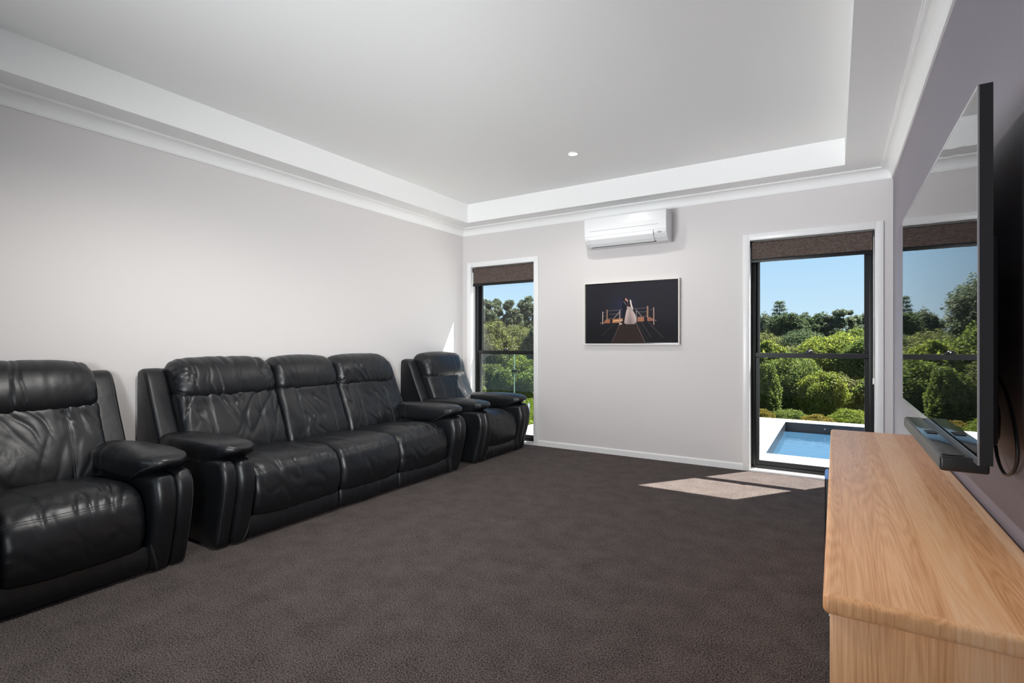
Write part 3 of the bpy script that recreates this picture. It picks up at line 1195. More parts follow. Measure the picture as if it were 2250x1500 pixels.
for i in range(nw):
    q0 = UY0 + .040 + (UY1 - UY0 - .08) * i / nw
    q1 = UY0 + .040 + (UY1 - UY0 - .08) * (i + 1) / nw
    for z0, z1 in ((.085, .345), (.35, UZ - .045)):
        dr = ub('drawer_front', 'oak_front', UX0 + .012, UX0 + .030, q0 + .002, q1 - .002, z0, z1, bev=.002)
        qc = (q0 + q1) / 2
        zc = (z0 + z1) / 2 + .04
        h = MB()
        h.tube([(UX0 + .012 - ux, qc - .08 - uy, zc), (UX0 + .007 - ux, qc - .08 - uy, zc), (UX0 + .007 - ux, qc + .08 - uy, zc), (UX0 + .012 - ux, qc + .08 - uy, zc)], .005, 8)
        h.build('handle', 'steel', dr)

cn = empty('canister', (-.0335, 3.20, 0), 'slim black canister with a rounded blue top standing against the oak cabinet', 'canister')
MB().lathe([(.012, 0), (.0135, .006), (.0135, .435), (.012, .445)], 24).build('body', 'black_plastic', cn)
MB().lathe([(.013, .445), (.0135, .460), (.012, .482), (.008, .492), (.003, .496)], 24).build('cap', 'blue_plastic', cn)

# ------------------------------------------------------------------ television, soundbar, cables
TX, TY0, TY1, TZ0, TZ1 = .285, 1.616, 3.235, .872, 1.770
tv = empty('television', (TX, (TY0 + TY1) / 2, TZ0), 'large flat television mounted on the purple wall', 'television')
ty = (TY0 + TY1) / 2


def tb(nm, mat, a0, a1, b0, b1, c0, c1, par=None, bev=0.0, seg=2):
    return bx(nm, mat, a0 - TX, a1 - TX, b0 - ty, b1 - ty, c0 - TZ0, c1 - TZ0, par or tv, bev, seg)


bz = .004
tb('screen', 'tv_screen', TX + .0012, TX + .0034, TY0 + bz, TY1 - bz, TZ0 + .016, TZ1 - bz)
tb('bezel', 'silver_trim', TX, TX + .0035, TY0, TY0 + bz, TZ0, TZ1)
tb('bezel', 'silver_trim', TX, TX + .0035, TY1 - bz, TY1, TZ0, TZ1)
tb('bezel', 'silver_trim', TX, TX + .0035, TY0 + bz, TY1 - bz, TZ1 - bz, TZ1)
tb('bezel', 'silver_trim', TX, TX + .0035, TY0 + bz, TY1 - bz, TZ0, TZ0 + .016)
tb('back_cover', 'black_plastic', TX + .0035, TX + .028, TY0 + .0005, TY1 - .0005, TZ0 + .0005, TZ1 - .0005)
tb('electronics_housing', 'dark_plastic', TX + .028, TX + .062, TY0 + .12, TY1 - .12, TZ0 + .03, TZ0 + .56, bev=.01)
tb('wall_bracket', 'black_plastic', TX + .062, XR - .001, ty - .35, ty + .35, TZ0 + .22, TZ0 + .50)

SX, SY0, SY1, SZ0, SZ1 = .222, 1.66, 2.46, .842, .884
sb_ = empty('soundbar', (SX, (SY0 + SY1) / 2, SZ0), 'slim black soundbar with a grey grille hung under the television', 'speaker')
sy = (SY0 + SY1) / 2


def sbx(nm, mat, a0, a1, b0, b1, c0, c1, par=None, bev=0.0, seg=2):
    return bx(nm, mat, a0 - SX, a1 - SX, b0 - sy, b1 - sy, c0 - SZ0, c1 - SZ0, par or sb_, bev, seg)


sbx('body', 'black_plastic', SX + .004, SX + .094, SY0 + .004, SY1 - .004, SZ0, SZ1 - .006, bev=.006, seg=3)
sbx('grille', 'grille_grey', SX, SX + .008, SY0 + .016, SY1 - .016, SZ0 + .003, SZ1 - .004, bev=.003)
sbx('end_cap', 'black_plastic', SX, SX + .094, SY0, SY0 + .018, SZ0 + .001, SZ1 - .004, bev=.006, seg=3)
sbx('end_cap', 'black_plastic', SX, SX + .094, SY1 - .018, SY1, SZ0 + .001, SZ1 - .004, bev=.006, seg=3)
tpn = sbx('top_panel', 'gloss_black', SX + .004, SX + .050, SY0 + .012, SY1 - .012, SZ1 - .006, SZ1 - .001, bev=.002)
sbx('control_strip', 'dark_plastic', SX + .018, SX + .044, sy - .03, sy + .03, SZ1 - .001, SZ1 + .001, tpn)
sbx('mount', 'black_plastic', SX + .0915, SX + .103, sy - .03, sy + .03, SZ0 + .006, TZ0 + .05)

pts = []
for k in range(33):
    t = k / 32
    a = -0.35 + 2 * math.pi * 0.92 * t
    pts.append((.372 - .012 * math.sin(6 * t), 1.822 + .112 * math.cos(a + 1.9) * (1 + .2 * t), .905 + .085 * math.sin(a + 1.9)))
pts = [(.335, 2.15, 1.12), (.35, 2.05, 1.0)] + pts + [(.375, 1.80, 1.06), (.365, 1.95, 1.16), (.34, 2.1, 1.2)]


def smooth_path(p, n=5):
    P = [Vector(q) for q in p]
    P = [P[0]] + P + [P[-1]]
    out = []
    for i in range(1, len(P) - 2):
        for k in range(n):
            t = k / n
            p0, p1, p2, p3 = P[i - 1], P[i], P[i + 1], P[i + 2]
            out.append(0.5 * ((2 * p1) + (p2 - p0) * t + (2 * p0 - 5 * p1 + 4 * p2 - p3) * t * t + (3 * p1 - p0 - 3 * p2 + p3) * t ** 3))
    out.append(P[-2])
    return out


MBc = MB().tube(smooth_path([(.340, 2.2, 1.15), (.35, 2.05, 1.02), (.372, 1.93, .90), (.376, 1.90, .85), (.376, 1.86, .825), (.376, 1.81, .82), (.376, 1.745, .845), (.376, 1.715, .89),
                             (.376, 1.735, .95), (.376, 1.80, 1.02), (.37, 1.90, 1.09), (.35, 2.1, 1.2)]), .0042, 8)
tag(MBc.build('power_cable', 'black_plastic'), 'black power cable hanging in a loop behind the television', 'cable')
MBc = MB().tube(smooth_path([(.340, 2.25, 1.05), (.36, 2.06, .95), (.374, 1.96, .895), (.376, 1.91, .895), (.374, 1.875, .92), (.37, 1.88, 1.0), (.345, 2.02, 1.1)]), .003, 8)
tag(MBc.build('signal_cable', 'black_plastic'), 'thinner short black cable curling behind the television', 'cable')

# ------------------------------------------------------------------ split air conditioner
AX0, AX1, AZ0, AZ1 = -2.192, -1.357, 2.150, 2.445
axc = (AX0 + AX1) / 2
ac = empty('air_conditioner', (axc, YB, AZ0), 'white split air conditioner above the framed photograph', 'air conditioner')
hw = (AX1 - AX0) / 2
# side outline (distance from wall, height)
ao = [(.002, 0.006), (.03, 0.0), (.14, 0.0), (.178, .030), (.205, .062), (.213, .080), (.217, .20), (.214, .278), (.205, .292), (.17, .295), (.002, .295)]
MB().sweep(ao, lambda e_, p: ((-hw, hw)[e_], -p[0], p[1]), True).build('housing', 'ac_white', ac)
# front panel stands proud of the housing
fp = [(.205, .102), (.219, .102), (.222, .20), (.219, .282), (.211, .292), (.205, .292)]
pn = MB().sweep(fp, lambda e_, p: ((-hw - .001, hw + .001)[e_], -p[0], p[1]), True).build('front_panel', 'ac_white', ac)
bx('groove', 'ac_grey', -hw + .06, hw - .07, -.2222, -.205, .150, .1535, pn)
# swing flap below
fl = [(.150, .004), (.158, .000), (.186, .026), (.216, .066), (.219, .098), (.213, .099), (.209, .070), (.180, .034)]
fo = MB().sweep(fl, lambda e_, p: ((-hw + .045, hw - .125)[e_], -p[0], p[1]), True).build('louvre_flap', 'ac_white', ac)
bx('air_slot', 'ac_slot', -hw + .055, hw - .115, -.158, -.140, -.003, .004, ac)
bx('flap_gap', 'ac_slot', hw - .1245, hw - .1220, -.2150, -.19, .058, .099, ac)
bx('flap_gap', 'ac_grey', -hw + .0425, -hw + .0445, -.2150, -.19, .058, .099, ac)
bx('display_window', 'ac_grey', hw - .082, hw - .045, -.2152, -.20, .070, .083, ac)

# ------------------------------------------------------------------ framed wedding photograph
PX0, PX1, PZ0, PZ1 = -2.278, -1.278, 1.147, 1.798
pc = ((PX0 + PX1) / 2, YB, PZ0)
fr = empty('framed_photograph', pc, 'framed night photograph of a wedding couple on a pier', 'picture')
hw, hh = (PX1 - PX0) / 2, PZ1 - PZ0
ft, fd = .010, .042
bx('frame_side', 'frame_white', -hw, -hw + ft, -fd, -.003, 0, hh, fr)
bx('frame_side', 'frame_white', hw - ft, hw, -fd, -.003, 0, hh, fr)
bx('frame_side', 'frame_white', -hw + ft, hw - ft, -fd, -.003, 0, ft, fr)
bx('frame_side', 'frame_white', -hw + ft, hw - ft, -fd, -.003, hh - ft, hh, fr)
bx('frame_backing', 'gloss_black', -hw + ft, hw - ft, -.012, -.004, ft, hh - ft, fr)
NXp, NZp = 380, 246
cwid, chei = 2 * (hw - ft - .008), hh - 2 * ft - .016


def paint():
    """canvas print painted into an array; coordinates of a 2530 x 1650 sheet"""
    yy, xx = np.mgrid[0:NZp, 0:NXp]
    X = (xx + .5) / NXp * 2537 - 162
    Y = (yy + .5) / NZp * 1690 + 20
    img = np.zeros((NZp, NXp, 3))
    base = np.array([37, 37, 43.0])
    sh = 1.0 + .10 * np.clip((900 - Y) / 900, -1, 1) + .06 * np.clip((X - 1000) / 1000, -1, 1)
    img[:] = base * sh[..., None]
    img *= (1 - .20 * np.clip((Y - 950) / 400, 0, 1))[..., None]
    gl = np.exp(-(((X - 930) / 300) ** 2 + ((Y - 640) / 260) ** 2))
    img += gl[..., None] * np.array([6, 8, 22])

    def poly(pts, col, a=1.0):
        ins = np.zeros(X.shape, bool)
        m_ = len(pts)
        for i in range(m_):
            x0_, y0_ = pts[i]
            x1_, y1_ = pts[(i + 1) % m_]
            if y0_ == y1_:
                continue
            c = ((y0_ > Y) != (y1_ > Y)) & (X < (x1_ - x0_) * (Y - y0_) / (y1_ - y0_) + x0_)
            ins ^= c
        img[ins] = img[ins] * (1 - a) + np.array(col) * a
        return ins

    def line(p, q, w, col, a=1.0):
        p, q = np.array(p, float), np.array(q, float)
        d_ = q - p
        t = np.clip(((X - p[0]) * d_[0] + (Y - p[1]) * d_[1]) / (d_ @ d_), 0, 1)
        dist = np.hypot(X - p[0] - t * d_[0], Y - p[1] - t * d_[1])
        k_ = np.clip(1 - (dist - w / 2) / 6, 0, 1) * a
        img[:] = img * (1 - k_[..., None]) + np.array(col) * k_[..., None]

    def disc(c, rx, ry, col, a=1.0):
        k_ = np.clip((1 - np.hypot((X - c[0]) / rx, (Y - c[1]) / ry)) * 5, 0, 1) * a
        img[:] = img * (1 - k_[..., None]) + np.array(col) * k_[..., None]

    # pier boards and rails running away
    pier = poly([(830, 1185), (1285, 1160), (1540, 1720), (600, 1720)], (52, 41, 38))
    rr = (np.sin((Y - 1160) ** .92 * .33) * .5 + .5)
    img[pier] *= (0.72 + .45 * rr[pier])[..., None]
    for p, q, c, w in (((1280, 1150), (1530, 1700), (112, 92, 84), 14), ((820, 1200), (600, 1700), (92, 80, 76), 12), ((1430, 1140), (1690, 1560), (84, 80, 80), 7),
                       ((1620, 1150), (2000, 1560), (88, 84, 84), 7), ((640, 1190), (300, 1520), (66, 62, 64), 7), ((1330, 1160), (1640, 1700), (60, 56, 58), 6)):
        line(p, q, w, c, .9)
    # lit deck
    for pl, c in (([(355, 1145), (430, 1040), (550, 1035), (550, 1145)], (158, 104, 78)), ([(620, 1035), (915, 1015), (915, 1100), (800, 1140), (620, 1145)], (176, 118, 86)),
                  ([(1325, 1000), (1500, 992), (1500, 1120), (1325, 1122)], (166, 110, 86)), ([(1590, 1000), (1660, 1000), (1752, 1062), (1752, 1112), (1590, 1112)], (150, 102, 84))):
        poly(pl, c)
    line((660, 1085), (905, 1070), 18, (238, 196, 150), .9)
    # wires, posts
    for p, q in (((490, 795), (905, 770)), ((540, 890), (810, 888)), ((490, 1020), (640, 1015)), ((1200, 755), (1575, 745)), ((1360, 855), (1575, 852)), ((1320, 998), (1575, 970)),
                 ((1660, 795), (1750, 790)), ((345, 850), (400, 832)), ((345, 955), (400, 935))):
        line(p, q, 7, (120, 112, 116), .85)
    for p, q, c, w in (((338, 820), (338, 1165), (176, 158, 150), 20), ((466, 770), (466, 1035), (140, 116, 96), 30), ((832, 795), (830, 1200), (164, 148, 142), 22),
                       ((1290, 780), (1296, 1130), (120, 112, 112), 20), ((1594, 710), (1594, 1000), (156, 124, 106), 34), ((1757, 750), (1760, 1205), (170, 140, 124), 22)):
        line(p, q, w, c)
    line((818, 840), (660, 1010), 14, (150, 138, 134))
    line((1312, 822), (1432, 972), 12, (150, 142, 140))
    # groom
    poly([(905, 575), (960, 540), (1010, 560), (1055, 690), (1010, 760), (1000, 980), (985, 1145), (915, 1145), (918, 900), (892, 720)], (27, 31, 40))
    disc((960, 492), 46, 58, (30, 28, 30))
    disc((1004, 488), 26, 42, (206, 150, 134))
    line((945, 545), (1010, 640), 9, (190, 160, 150), .8)
    # bride
    dress = poly([(1055, 700), (1130, 690), (1190, 790), (1262, 930), (1296, 1040), (1286, 1130), (1240, 1185), (1020, 1185), (955, 1150), (985, 960), (1020, 790)], (206, 184, 178))
    fold = .80 + .30 * np.abs(np.clip((X - 1120) / 160, -1, 1))
    img[dress] *= fold[dress][..., None]
    img[dress] *= (1 - .22 * np.clip((Y - 850) / 350, 0, 1))[dress][..., None]
    poly([(1045, 600), (1110, 590), (1130, 700), (1050, 705)], (70, 52, 52))
    poly([(1110, 480), (1150, 530), (1168, 640), (1215, 790), (1160, 740), (1120, 600)], (226, 214, 206))
    disc((1078, 512), 42, 52, (34, 28, 28))
    disc((1046, 528), 20, 34, (214, 164, 146))
    line((1000, 600), (1075, 660), 20, (40, 36, 42))
    line((1030, 690), (1110, 620), 22, (60, 44, 46))
    line((1030, 705), (1060, 690), 12, (214, 190, 180))
    disc((860, 1170), 45, 26, (210, 180, 158), .9)
    disc((288, 1140), 20, 16, (180, 170, 165), .9)
    disc((1812, 1100), 16, 14, (170, 165, 165), .9)
    return img


img = np.clip(paint() / 255, 0, 1)
lin = np.where(img <= .04045, img / 12.92, ((img + .055) / 1.055) ** 2.4)
gx, gz = np.meshgrid(np.linspace(-cwid / 2, cwid / 2, NXp + 1), np.linspace(hh / 2 + chei / 2, hh / 2 - chei / 2, NZp + 1))
vv = np.stack([gx, np.full_like(gx, -.030), gz], -1).reshape(-1, 3)
ii = np.arange(NXp * NZp)
r_, c_ = ii // NXp, ii % NXp
q = r_ * (NXp + 1) + c_
fc = np.stack([q, q + NXp + 1, q + NXp + 2, q + 1], -1)
# canvas wrapped round its stretcher bars
bv = np.array([[-cwid / 2, -.012, hh / 2 + chei / 2], [cwid / 2, -.012, hh / 2 + chei / 2], [cwid / 2, -.012, hh / 2 - chei / 2], [-cwid / 2, -.012, hh / 2 - chei / 2]])
nb = len(vv)
c00, c01, c11, c10 = 0, NXp, NZp * (NXp + 1) + NXp, NZp * (NXp + 1)
side = [(c00, c01, nb + 1, nb), (c01, c11, nb + 2, nb + 1), (c11, c10, nb + 3, nb + 2), (c10, c00, nb, nb + 3)]
me = bpy.data.meshes.new('canvas')
me.from_pydata(np.concatenate([vv, bv]).tolist(), [], fc.tolist() + side)
ca = me.color_attributes.new('print', 'FLOAT_COLOR', 'CORNER')
colr = np.ones((len(me.loops), 4), np.float32)
colr[:, :3] = .02
colr[:NXp * NZp * 4, :3] = np.repeat(lin.reshape(-1, 3), 4, axis=0)
ca.data.foreach_set('color', colr.ravel())
mm, nt, b_ = newmat('canvas_print')
at_ = N(nt, 'ShaderNodeAttribute', attribute_name='print')
nt.links.new(at_.outputs['Color'], b_.inputs['Base Color'])
b_.inputs['Roughness'].default_value = .6
b_.inputs['Specular IOR Level'].default_value = .12
me.materials.append(mm)
co = bpy.data.objects.new('canvas', me)
COL.objects.link(co)
co.parent = fr
co['label'] = 'dark night print of a couple embracing on a lit pier'


# ------------------------------------------------------------------ recessed downlights
def downlight(x, y, label, power):
    o = empty('downlight', (x, y, ZC), label, 'downlight', 'recessed downlights in the ceiling')
    MB().lathe([(.036, -.001), (.045, -.001), (.047, -.004), (.045, -.006), (.038, -.006), (.036, -.003), (.036, -.001)], 32, cap=False).build('trim_ring', 'gloss_white', o)
    MB().lathe([(.0365, -.0005), (.0365, -.002)], 32).build('lens', 'lamp_lens', o)
    ld = bpy.data.lights.new('downlight_lamp', 'SPOT')
    ld.spot_size = math.radians(158)
    ld.spot_blend = .55
    ld.shadow_soft_size = .045
    ld.energy = power
    ld.color = (1.0, .97, .93)
    lo = bpy.data.objects.new('downlight_lamp', ld)
    COL.objects.link(lo)
    lo.parent = o
    lo.location = (0, 0, -.05)
    return o


downlight(-1.905, 4.035, 'lit round recessed downlight in front of the air conditioner', 28)
downlight(-1.905, 1.40, 'lit round recessed downlight in the middle of the ceiling', 112)
downlight(-1.905, -1.2, 'lit round recessed downlight near the rear wall', 10)

# ------------------------------------------------------------------ outdoors: pool terrace
F = Vector((-math.sin(TH), math.cos(TH), 0))
R = Vector((math.cos(TH), math.sin(TH), 0))


def at(px, py, D):
    """point at forward distance D seen in the direction of a photo pixel"""
    return Vector((0, 0, CAM_H)) + F * D + R * (D * (px - 1125) / FPX) + Vector((0, 0, D * (754 - py) / FPX))


DZ = -.05
PX_0, PX_1, PY_0, PY_1 = -.65, 3.2, 6.32, 9.02
WZ = DZ - .14
dk = struct(bx('pool_deck', 'soil', -3.85, 4.6, YB + .2, 9.335, DZ - .40, DZ - .36), 'pale paved pool terrace outside the windows', 'terrace')
# base slab under pavers (split round the pool)
m = MB()
m.box(-3.84, PX_0 - .03, YB + .2, 9.33, DZ - .36, DZ - .03)
m.box(PX_1 + .03, 4.59, YB + .2, 9.33, DZ - .36, DZ - .03)
m.box(PX_0 - .03, PX_1 + .03, YB + .2, PY_0 - .03, DZ - .36, DZ - .03)
m.box(PX_0 - .03, PX_1 + .03, PY_1 + .03, 9.33, DZ - .36, DZ - .03)
m.build('slab', 'paver', dk)
pav = {}


def paver(x0, x1, y0, y1):
    k = (round(x1 - x0, 3), round(y1 - y0, 3))
    if k not in pav:
        o = MB().box(0.0015, k[0] - .0015, .0015, k[1] - .0015, -.03, 0, .002, 1).build('paver', 'paver', dk)
        pav[k] = o.data
    else:
        o = bpy.data.objects.new('paver', pav[k])
        COL.objects.link(o)
        o.parent = dk
    o.location = (x0, y0, DZ)


S_ = .60
ys = [YB + .2, YB + .2 + (PY_0 - YB - .2) / 2, PY_0]
for j in range(2):
    x = -3.85
    while x < 4.4:
        paver(x, x + S_, ys[j], ys[j + 1])
        x += S_
x = PX_0
nn = 5
for i in range(nn):
    for j in range(4):
        paver(PX_0 - .64 * (i + 1), PX_0 - .64 * i, PY_0 + .675 * j, PY_0 + .675 * (j + 1))
x = -3.85
while x < 4.3:
    paver(x, x + S_, PY_1, 9.335)
    x += S_
pl = empty('swimming_pool', ((PX_0 + PX_1) / 2, (PY_0 + PY_1) / 2, DZ), 'dark lined plunge pool set in the pale terrace', 'pool')
px_, py_ = (PX_0 + PX_1) / 2, (PY_0 + PY_1) / 2
m = MB()
a0, a1, b0, b1 = PX_0 - px_, PX_1 - px_, PY_0 - py_, PY_1 - py_
t_ = .03
m.box(a0 - t_ + .001, a0, b0 - t_, b1 + t_, -.36, -.006)
m.box(a1, a1 + t_ - .001, b0 - t_, b1 + t_, -.36, -.006)
m.box(a0, a1, b0 - t_ + .001, b0, -.36, -.006)
m.box(a0, a1, b1, b1 + t_ - .001, -.36, -.006)
m.box(a0, a1, b0, b1, -.36, -.34)
m.build('pool_wall', 'pool_tile', pl)
m = MB()
NX_ = 60
m.box(a0, a1, b0, b1, WZ - DZ - .01, WZ - DZ)
m.build('water', 'pool_water', pl)
for dx in (.52, .78):
    MB().lathe([(.009, -.010), (.009, 0.0), (.005, .002)], 12, (a0 + dx, b1 - .002, -.07), 'Y').build('jet', 'white_plastic', pl)

# lawn, hillside
g = 40
m = MB()


def ground(x, y):
    if y < 9.34 and x > -3.85:
        return -.45
    d_ = max(0.0, math.hypot(x + 1, y - 5) - 4.4)
    slope = -.5 - .16 * d_
    if d_ > 30:
        slope = -5.3 + .03 * (d_ - 30)
    if x < -3.85:
        k = min(1.0, (-3.85 - x) / .25)
        lawn = -.10 - .02 * max(0, y - 6.0) - .14 * max(0.0, y - 10.5)
        slope = slope * (1 - k) + max(lawn, slope) * k
    return slope


vs, fs = [], []
gxs = np.concatenate([np.linspace(-90, -16, 14), np.linspace(-14, 8, 177), np.linspace(12, 60, 10)])
gys = np.concatenate([np.linspace(4.4, 18, 50), np.linspace(20, 100, 24)])
for y in gys:
    for x in gxs:
        vs.append((x, y, ground(x, y)))
w_ = len(gxs)
for j in range(len(gys) - 1):
    for i in range(w_ - 1):
        fs.append((j * w_ + i, j * w_ + i + 1, (j + 1) * w_ + i + 1, (j + 1) * w_ + i))
m.add(vs, fs, True)
struct(m.build('ground', 'soil'), 'dark planted hillside falling away beyond the terrace', 'ground')


# ------------------------------------------------------------------ planting
def leaf_mesh(name, P, Nrm, size, asp, mat, parent):
    n = len(P)
    ax = rng.normal(size=(n, 3))
    ax -= (ax * Nrm).sum(1, keepdims=True) * Nrm
    ax /= np.linalg.norm(ax, axis=1, keepdims=True) + 1e-9
    bx_ = np.cross(Nrm, ax)
    s = size * rng.uniform(.6, 1.35, (n, 1))
    V = np.empty((n, 4, 3), np.float32)
    V[:, 0] = P - ax * s * .5
    V[:, 1] = P + bx_ * s * asp * .5
    V[:, 2] = P + ax * s * .5
    V[:, 3] = P - bx_ * s * asp * .5
    me = bpy.data.meshes.new(name)
    me.vertices.add(n * 4)
    me.loops.add(n * 4)
    me.polygons.add(n)
    me.vertices.foreach_set('co', V.ravel())
    me.loops.foreach_set('vertex_index', np.arange(n * 4, dtype=np.int32))
    me.polygons.foreach_set('loop_start', np.arange(0, n * 4, 4, dtype=np.int32))
    me.update(calc_edges=True)
    me.materials.append(MATS[mat])
    o = bpy.data.objects.new(name, me)
    COL.objects.link(o)
    o.parent = parent
    return o


def plant(name, label, cat, c, rx, rz, mat, nlobes, nleaf, lsize, asp=.5, trunk=True, core=True, lobe=.45, bark='bark', group=None, up=0.0, open_=0.0):
    """tree or shrub: lobed crown of separate leaves round a branching trunk"""
    c = Vector(c)
    gz = ground(c.x, c.y)
    root = empty(name, (c.x, c.y, gz), label, cat, group)
    cz = c.z - gz
    sx = Vector((c.x * 1.3, c.y * 1.7, c.z))

    def skin(d_):
        v = Vector(d_)
        return 1 + .34 * noise.noise(v * 1.5 + sx) + .20 * noise.noise(v * 3.7 + sx)
    lob = []
    while len(lob) < nlobes:
        v = rng.normal(size=3)
        v /= np.linalg.norm(v)
        f = skin(v) * rng.uniform(.50, .98)
        lr = lobe * rng.uniform(.55, 1.25)
        lob.append((np.array([v[0] * f * rx, v[1] * f * rx, cz + v[2] * f * rz]), np.array([rx * lr, rx * lr, min(rz, rx) * lr * .8])))
    area = np.array([l[1][0] * l[1][2] for l in lob])
    cnt = (nleaf * (1.0 if open_ else .45) * area / area.sum()).astype(int)
    Ps, Ns = [], []
    for (lc, lr), k in zip(lob, cnt):
        d_ = rng.normal(size=(k, 3))
        d_ /= np.linalg.norm(d_, axis=1, keepdims=True)
        rad = rng.random((k, 1)) ** .45 * (1 + .25 * np.abs(rng.normal(size=(k, 1))))
        P = lc + d_ * lr * rad
        nn_ = d_ * .6 + rng.normal(size=(k, 3)) * .8 + np.array([0, 0, up])
        nn_ /= np.linalg.norm(nn_, axis=1, keepdims=True)
        Ps.append(P)
        Ns.append(nn_)
    if not open_:
        k = int(nleaf * .55)
        d_ = rng.normal(size=(k, 3))
        d_ /= np.linalg.norm(d_, axis=1, keepdims=True)
        sk = np.array([skin(v) for v in d_])[:, None] * (.74 + .30 * rng.random((k, 1)))
        Ps.append(d_ * sk * np.array([rx, rx, rz]) + np.array([0, 0, cz]))
        nn_ = d_ * .5 + rng.normal(size=(k, 3)) * .8 + np.array([0, 0, up])
        Ns.append(nn_ / np.linalg.norm(nn_, axis=1, keepdims=True))
    P, Nn = np.concatenate(Ps), np.concatenate(Ns)
    keep = P[:, 2] > 0.02
    leaf_mesh('foliage', P[keep], Nn[keep], lsize, asp, mat, root)
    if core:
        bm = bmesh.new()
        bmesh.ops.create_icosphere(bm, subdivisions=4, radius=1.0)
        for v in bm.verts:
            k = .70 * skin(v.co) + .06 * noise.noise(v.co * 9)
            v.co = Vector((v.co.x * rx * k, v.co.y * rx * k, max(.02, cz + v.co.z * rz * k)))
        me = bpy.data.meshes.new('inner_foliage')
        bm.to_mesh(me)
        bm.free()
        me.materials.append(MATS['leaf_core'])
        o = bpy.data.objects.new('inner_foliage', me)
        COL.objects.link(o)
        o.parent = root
    if trunk:
        tr = MB()
        h0 = max(.3, cz - rz * .3)
        r0 = .035 * (rx + rz) * .5 + .03
        j = rng.normal(size=(4, 2)) * rx * .05
        tr.tube([(0, 0, -.1), (j[0][0], j[0][1], h0 * .35), (j[1][0], j[1][1], h0 * .7), (j[2][0], j[2][1], h0)], [r0, r0 * .8, r0 * .65, r0 * .5], 8)
        to = tr.build('trunk', bark, root)
        for (lc, lr) in lob[:min(len(lob), 9)]:
            br = MB()
            s = Vector((j[1][0], j[1][1], h0 * .7))
            e_ = Vector(lc)
            mid = s.lerp(e_, .5) + Vector((0, 0, -.08 * rz))
            br.tube([s, mid, e_], [r0 * .45, r0 * .32, r0 * .12], 6)
            br.build('branch', bark, to)
    return root


def pc_(px, py, D, rxp, rzp):
    return at(px, py, D), rxp * D / FPX, rzp * D / FPX


def tree(name, label, px, py, D, rxp, rzp, mat, nl, leaves, ls, cat='tree', **kw):
    c, rx, rz = pc_(px, py, D, rxp, rzp)
    plant(name, label, cat, c, rx, rz, mat, nl, leaves, ls, **kw)


# far gum trees on the skyline
G = 'gum trees on the skyline'
far = [
    (1545, 742, 52, 58, 52, 'leaf_gum', 'grey green skyline gum tree left of the pool window view'),
    (1682, 742, 50, 34, 48, 'leaf_gum', 'hazy grey green gum tree at the left edge of the pool window skyline'),
    (1730, 738, 44, 38, 52, 'leaf_dark', 'dark round gum tree below the tall bare pine'),
    (1785, 740, 48, 42, 52, 'leaf_dark', 'dark twin-headed gum tree in the middle of the pool window skyline'),
    (1845, 724, 46, 42, 46, 'leaf_gum', 'open airy gum tree, highest crown on the right of the skyline'),
    (1898, 745, 50, 38, 50, 'leaf_gum', 'gum tree at the right edge of the pool window skyline'),
    (1960, 740, 52, 52, 52, 'leaf_dark', 'dark gum tree hidden beyond the right jamb of the pool window'),
    (2075, 735, 52, 70, 62, 'leaf_gum', 'first gum tree hidden behind the television, right of the pool view'),
    (2210, 730, 52, 84, 66, 'leaf_dark', 'second gum tree hidden behind the television, right of the pool view'),
    (2360, 728, 52, 96, 70, 'leaf_gum', 'last gum tree hidden behind the purple wall'),
    (1425, 735, 50, 60, 55, 'leaf_gum', 'gum tree hidden behind the framed photograph'),
]
for i, (px, py, D, rx, rz, mt, lb) in enumerate(far):
    op = 1 if i == 4 else 0
    tree('gum_tree', lb, px, py, D, rx, rz, mt, 46, 10000 if 'hidden' in lb or 'left of' in lb else 19000, .30 if 'hidden' in lb or 'left of' in lb else .22, asp=.4, core=not op, lobe=.20, bark='pale_bark', group=G, open_=op)
# bare crowned pine poking above
c = at(1713, 700, 60)
gz = ground(c.x, c.y)
pn_ = empty('pine_tree', (c.x, c.y, gz), 'tall thin pine with sparse tiers above the skyline', 'tree')
ztop = at(1713, 664, 60).z - gz
MB().tube([(0, 0, 0), (0, 0, ztop * .6), (0, 0, ztop)], [.16, .10, .03], 8).build('trunk', 'bark', pn_)
Ps, Ns = [], []
for k in range(7):
    zz = ztop - .15 - k * .42
    rr = .45 + .14 * k
    for a in range(6):
        an = a * math.pi / 3 + k * .5
        e_ = Vector((rr * math.cos(an), rr * math.sin(an), zz + .12))
        MB().tube([(0, 0, zz), e_], [.035, .012], 5).build('branch', 'bark', pn_)
        n_ = 60
        f = rng.uniform(.45, 1.05, (n_, 1))
        Ps.append(np.array([0, 0, zz]) + f * np.array([e_.x, e_.y, .12]) + rng.normal(size=(n_, 3)) * .10)
        Ns.append(rng.normal(size=(n_, 3)))
Nn = np.concatenate(Ns)
Nn /= np.linalg.norm(Nn, axis=1, keepdims=True)
leaf_mesh('foliage', np.concatenate(Ps), Nn, .17, .35, 'leaf_dark', pn_)
# tall tree that shows in the television's reflection
tree('tall_gum_tree', 'tall leafy gum tree mirrored in the television screen', 1583, 700, 30, 62, 72, 'leaf_gum', 60, 28000, .145, asp=.42, lobe=.22, bark='pale_bark')

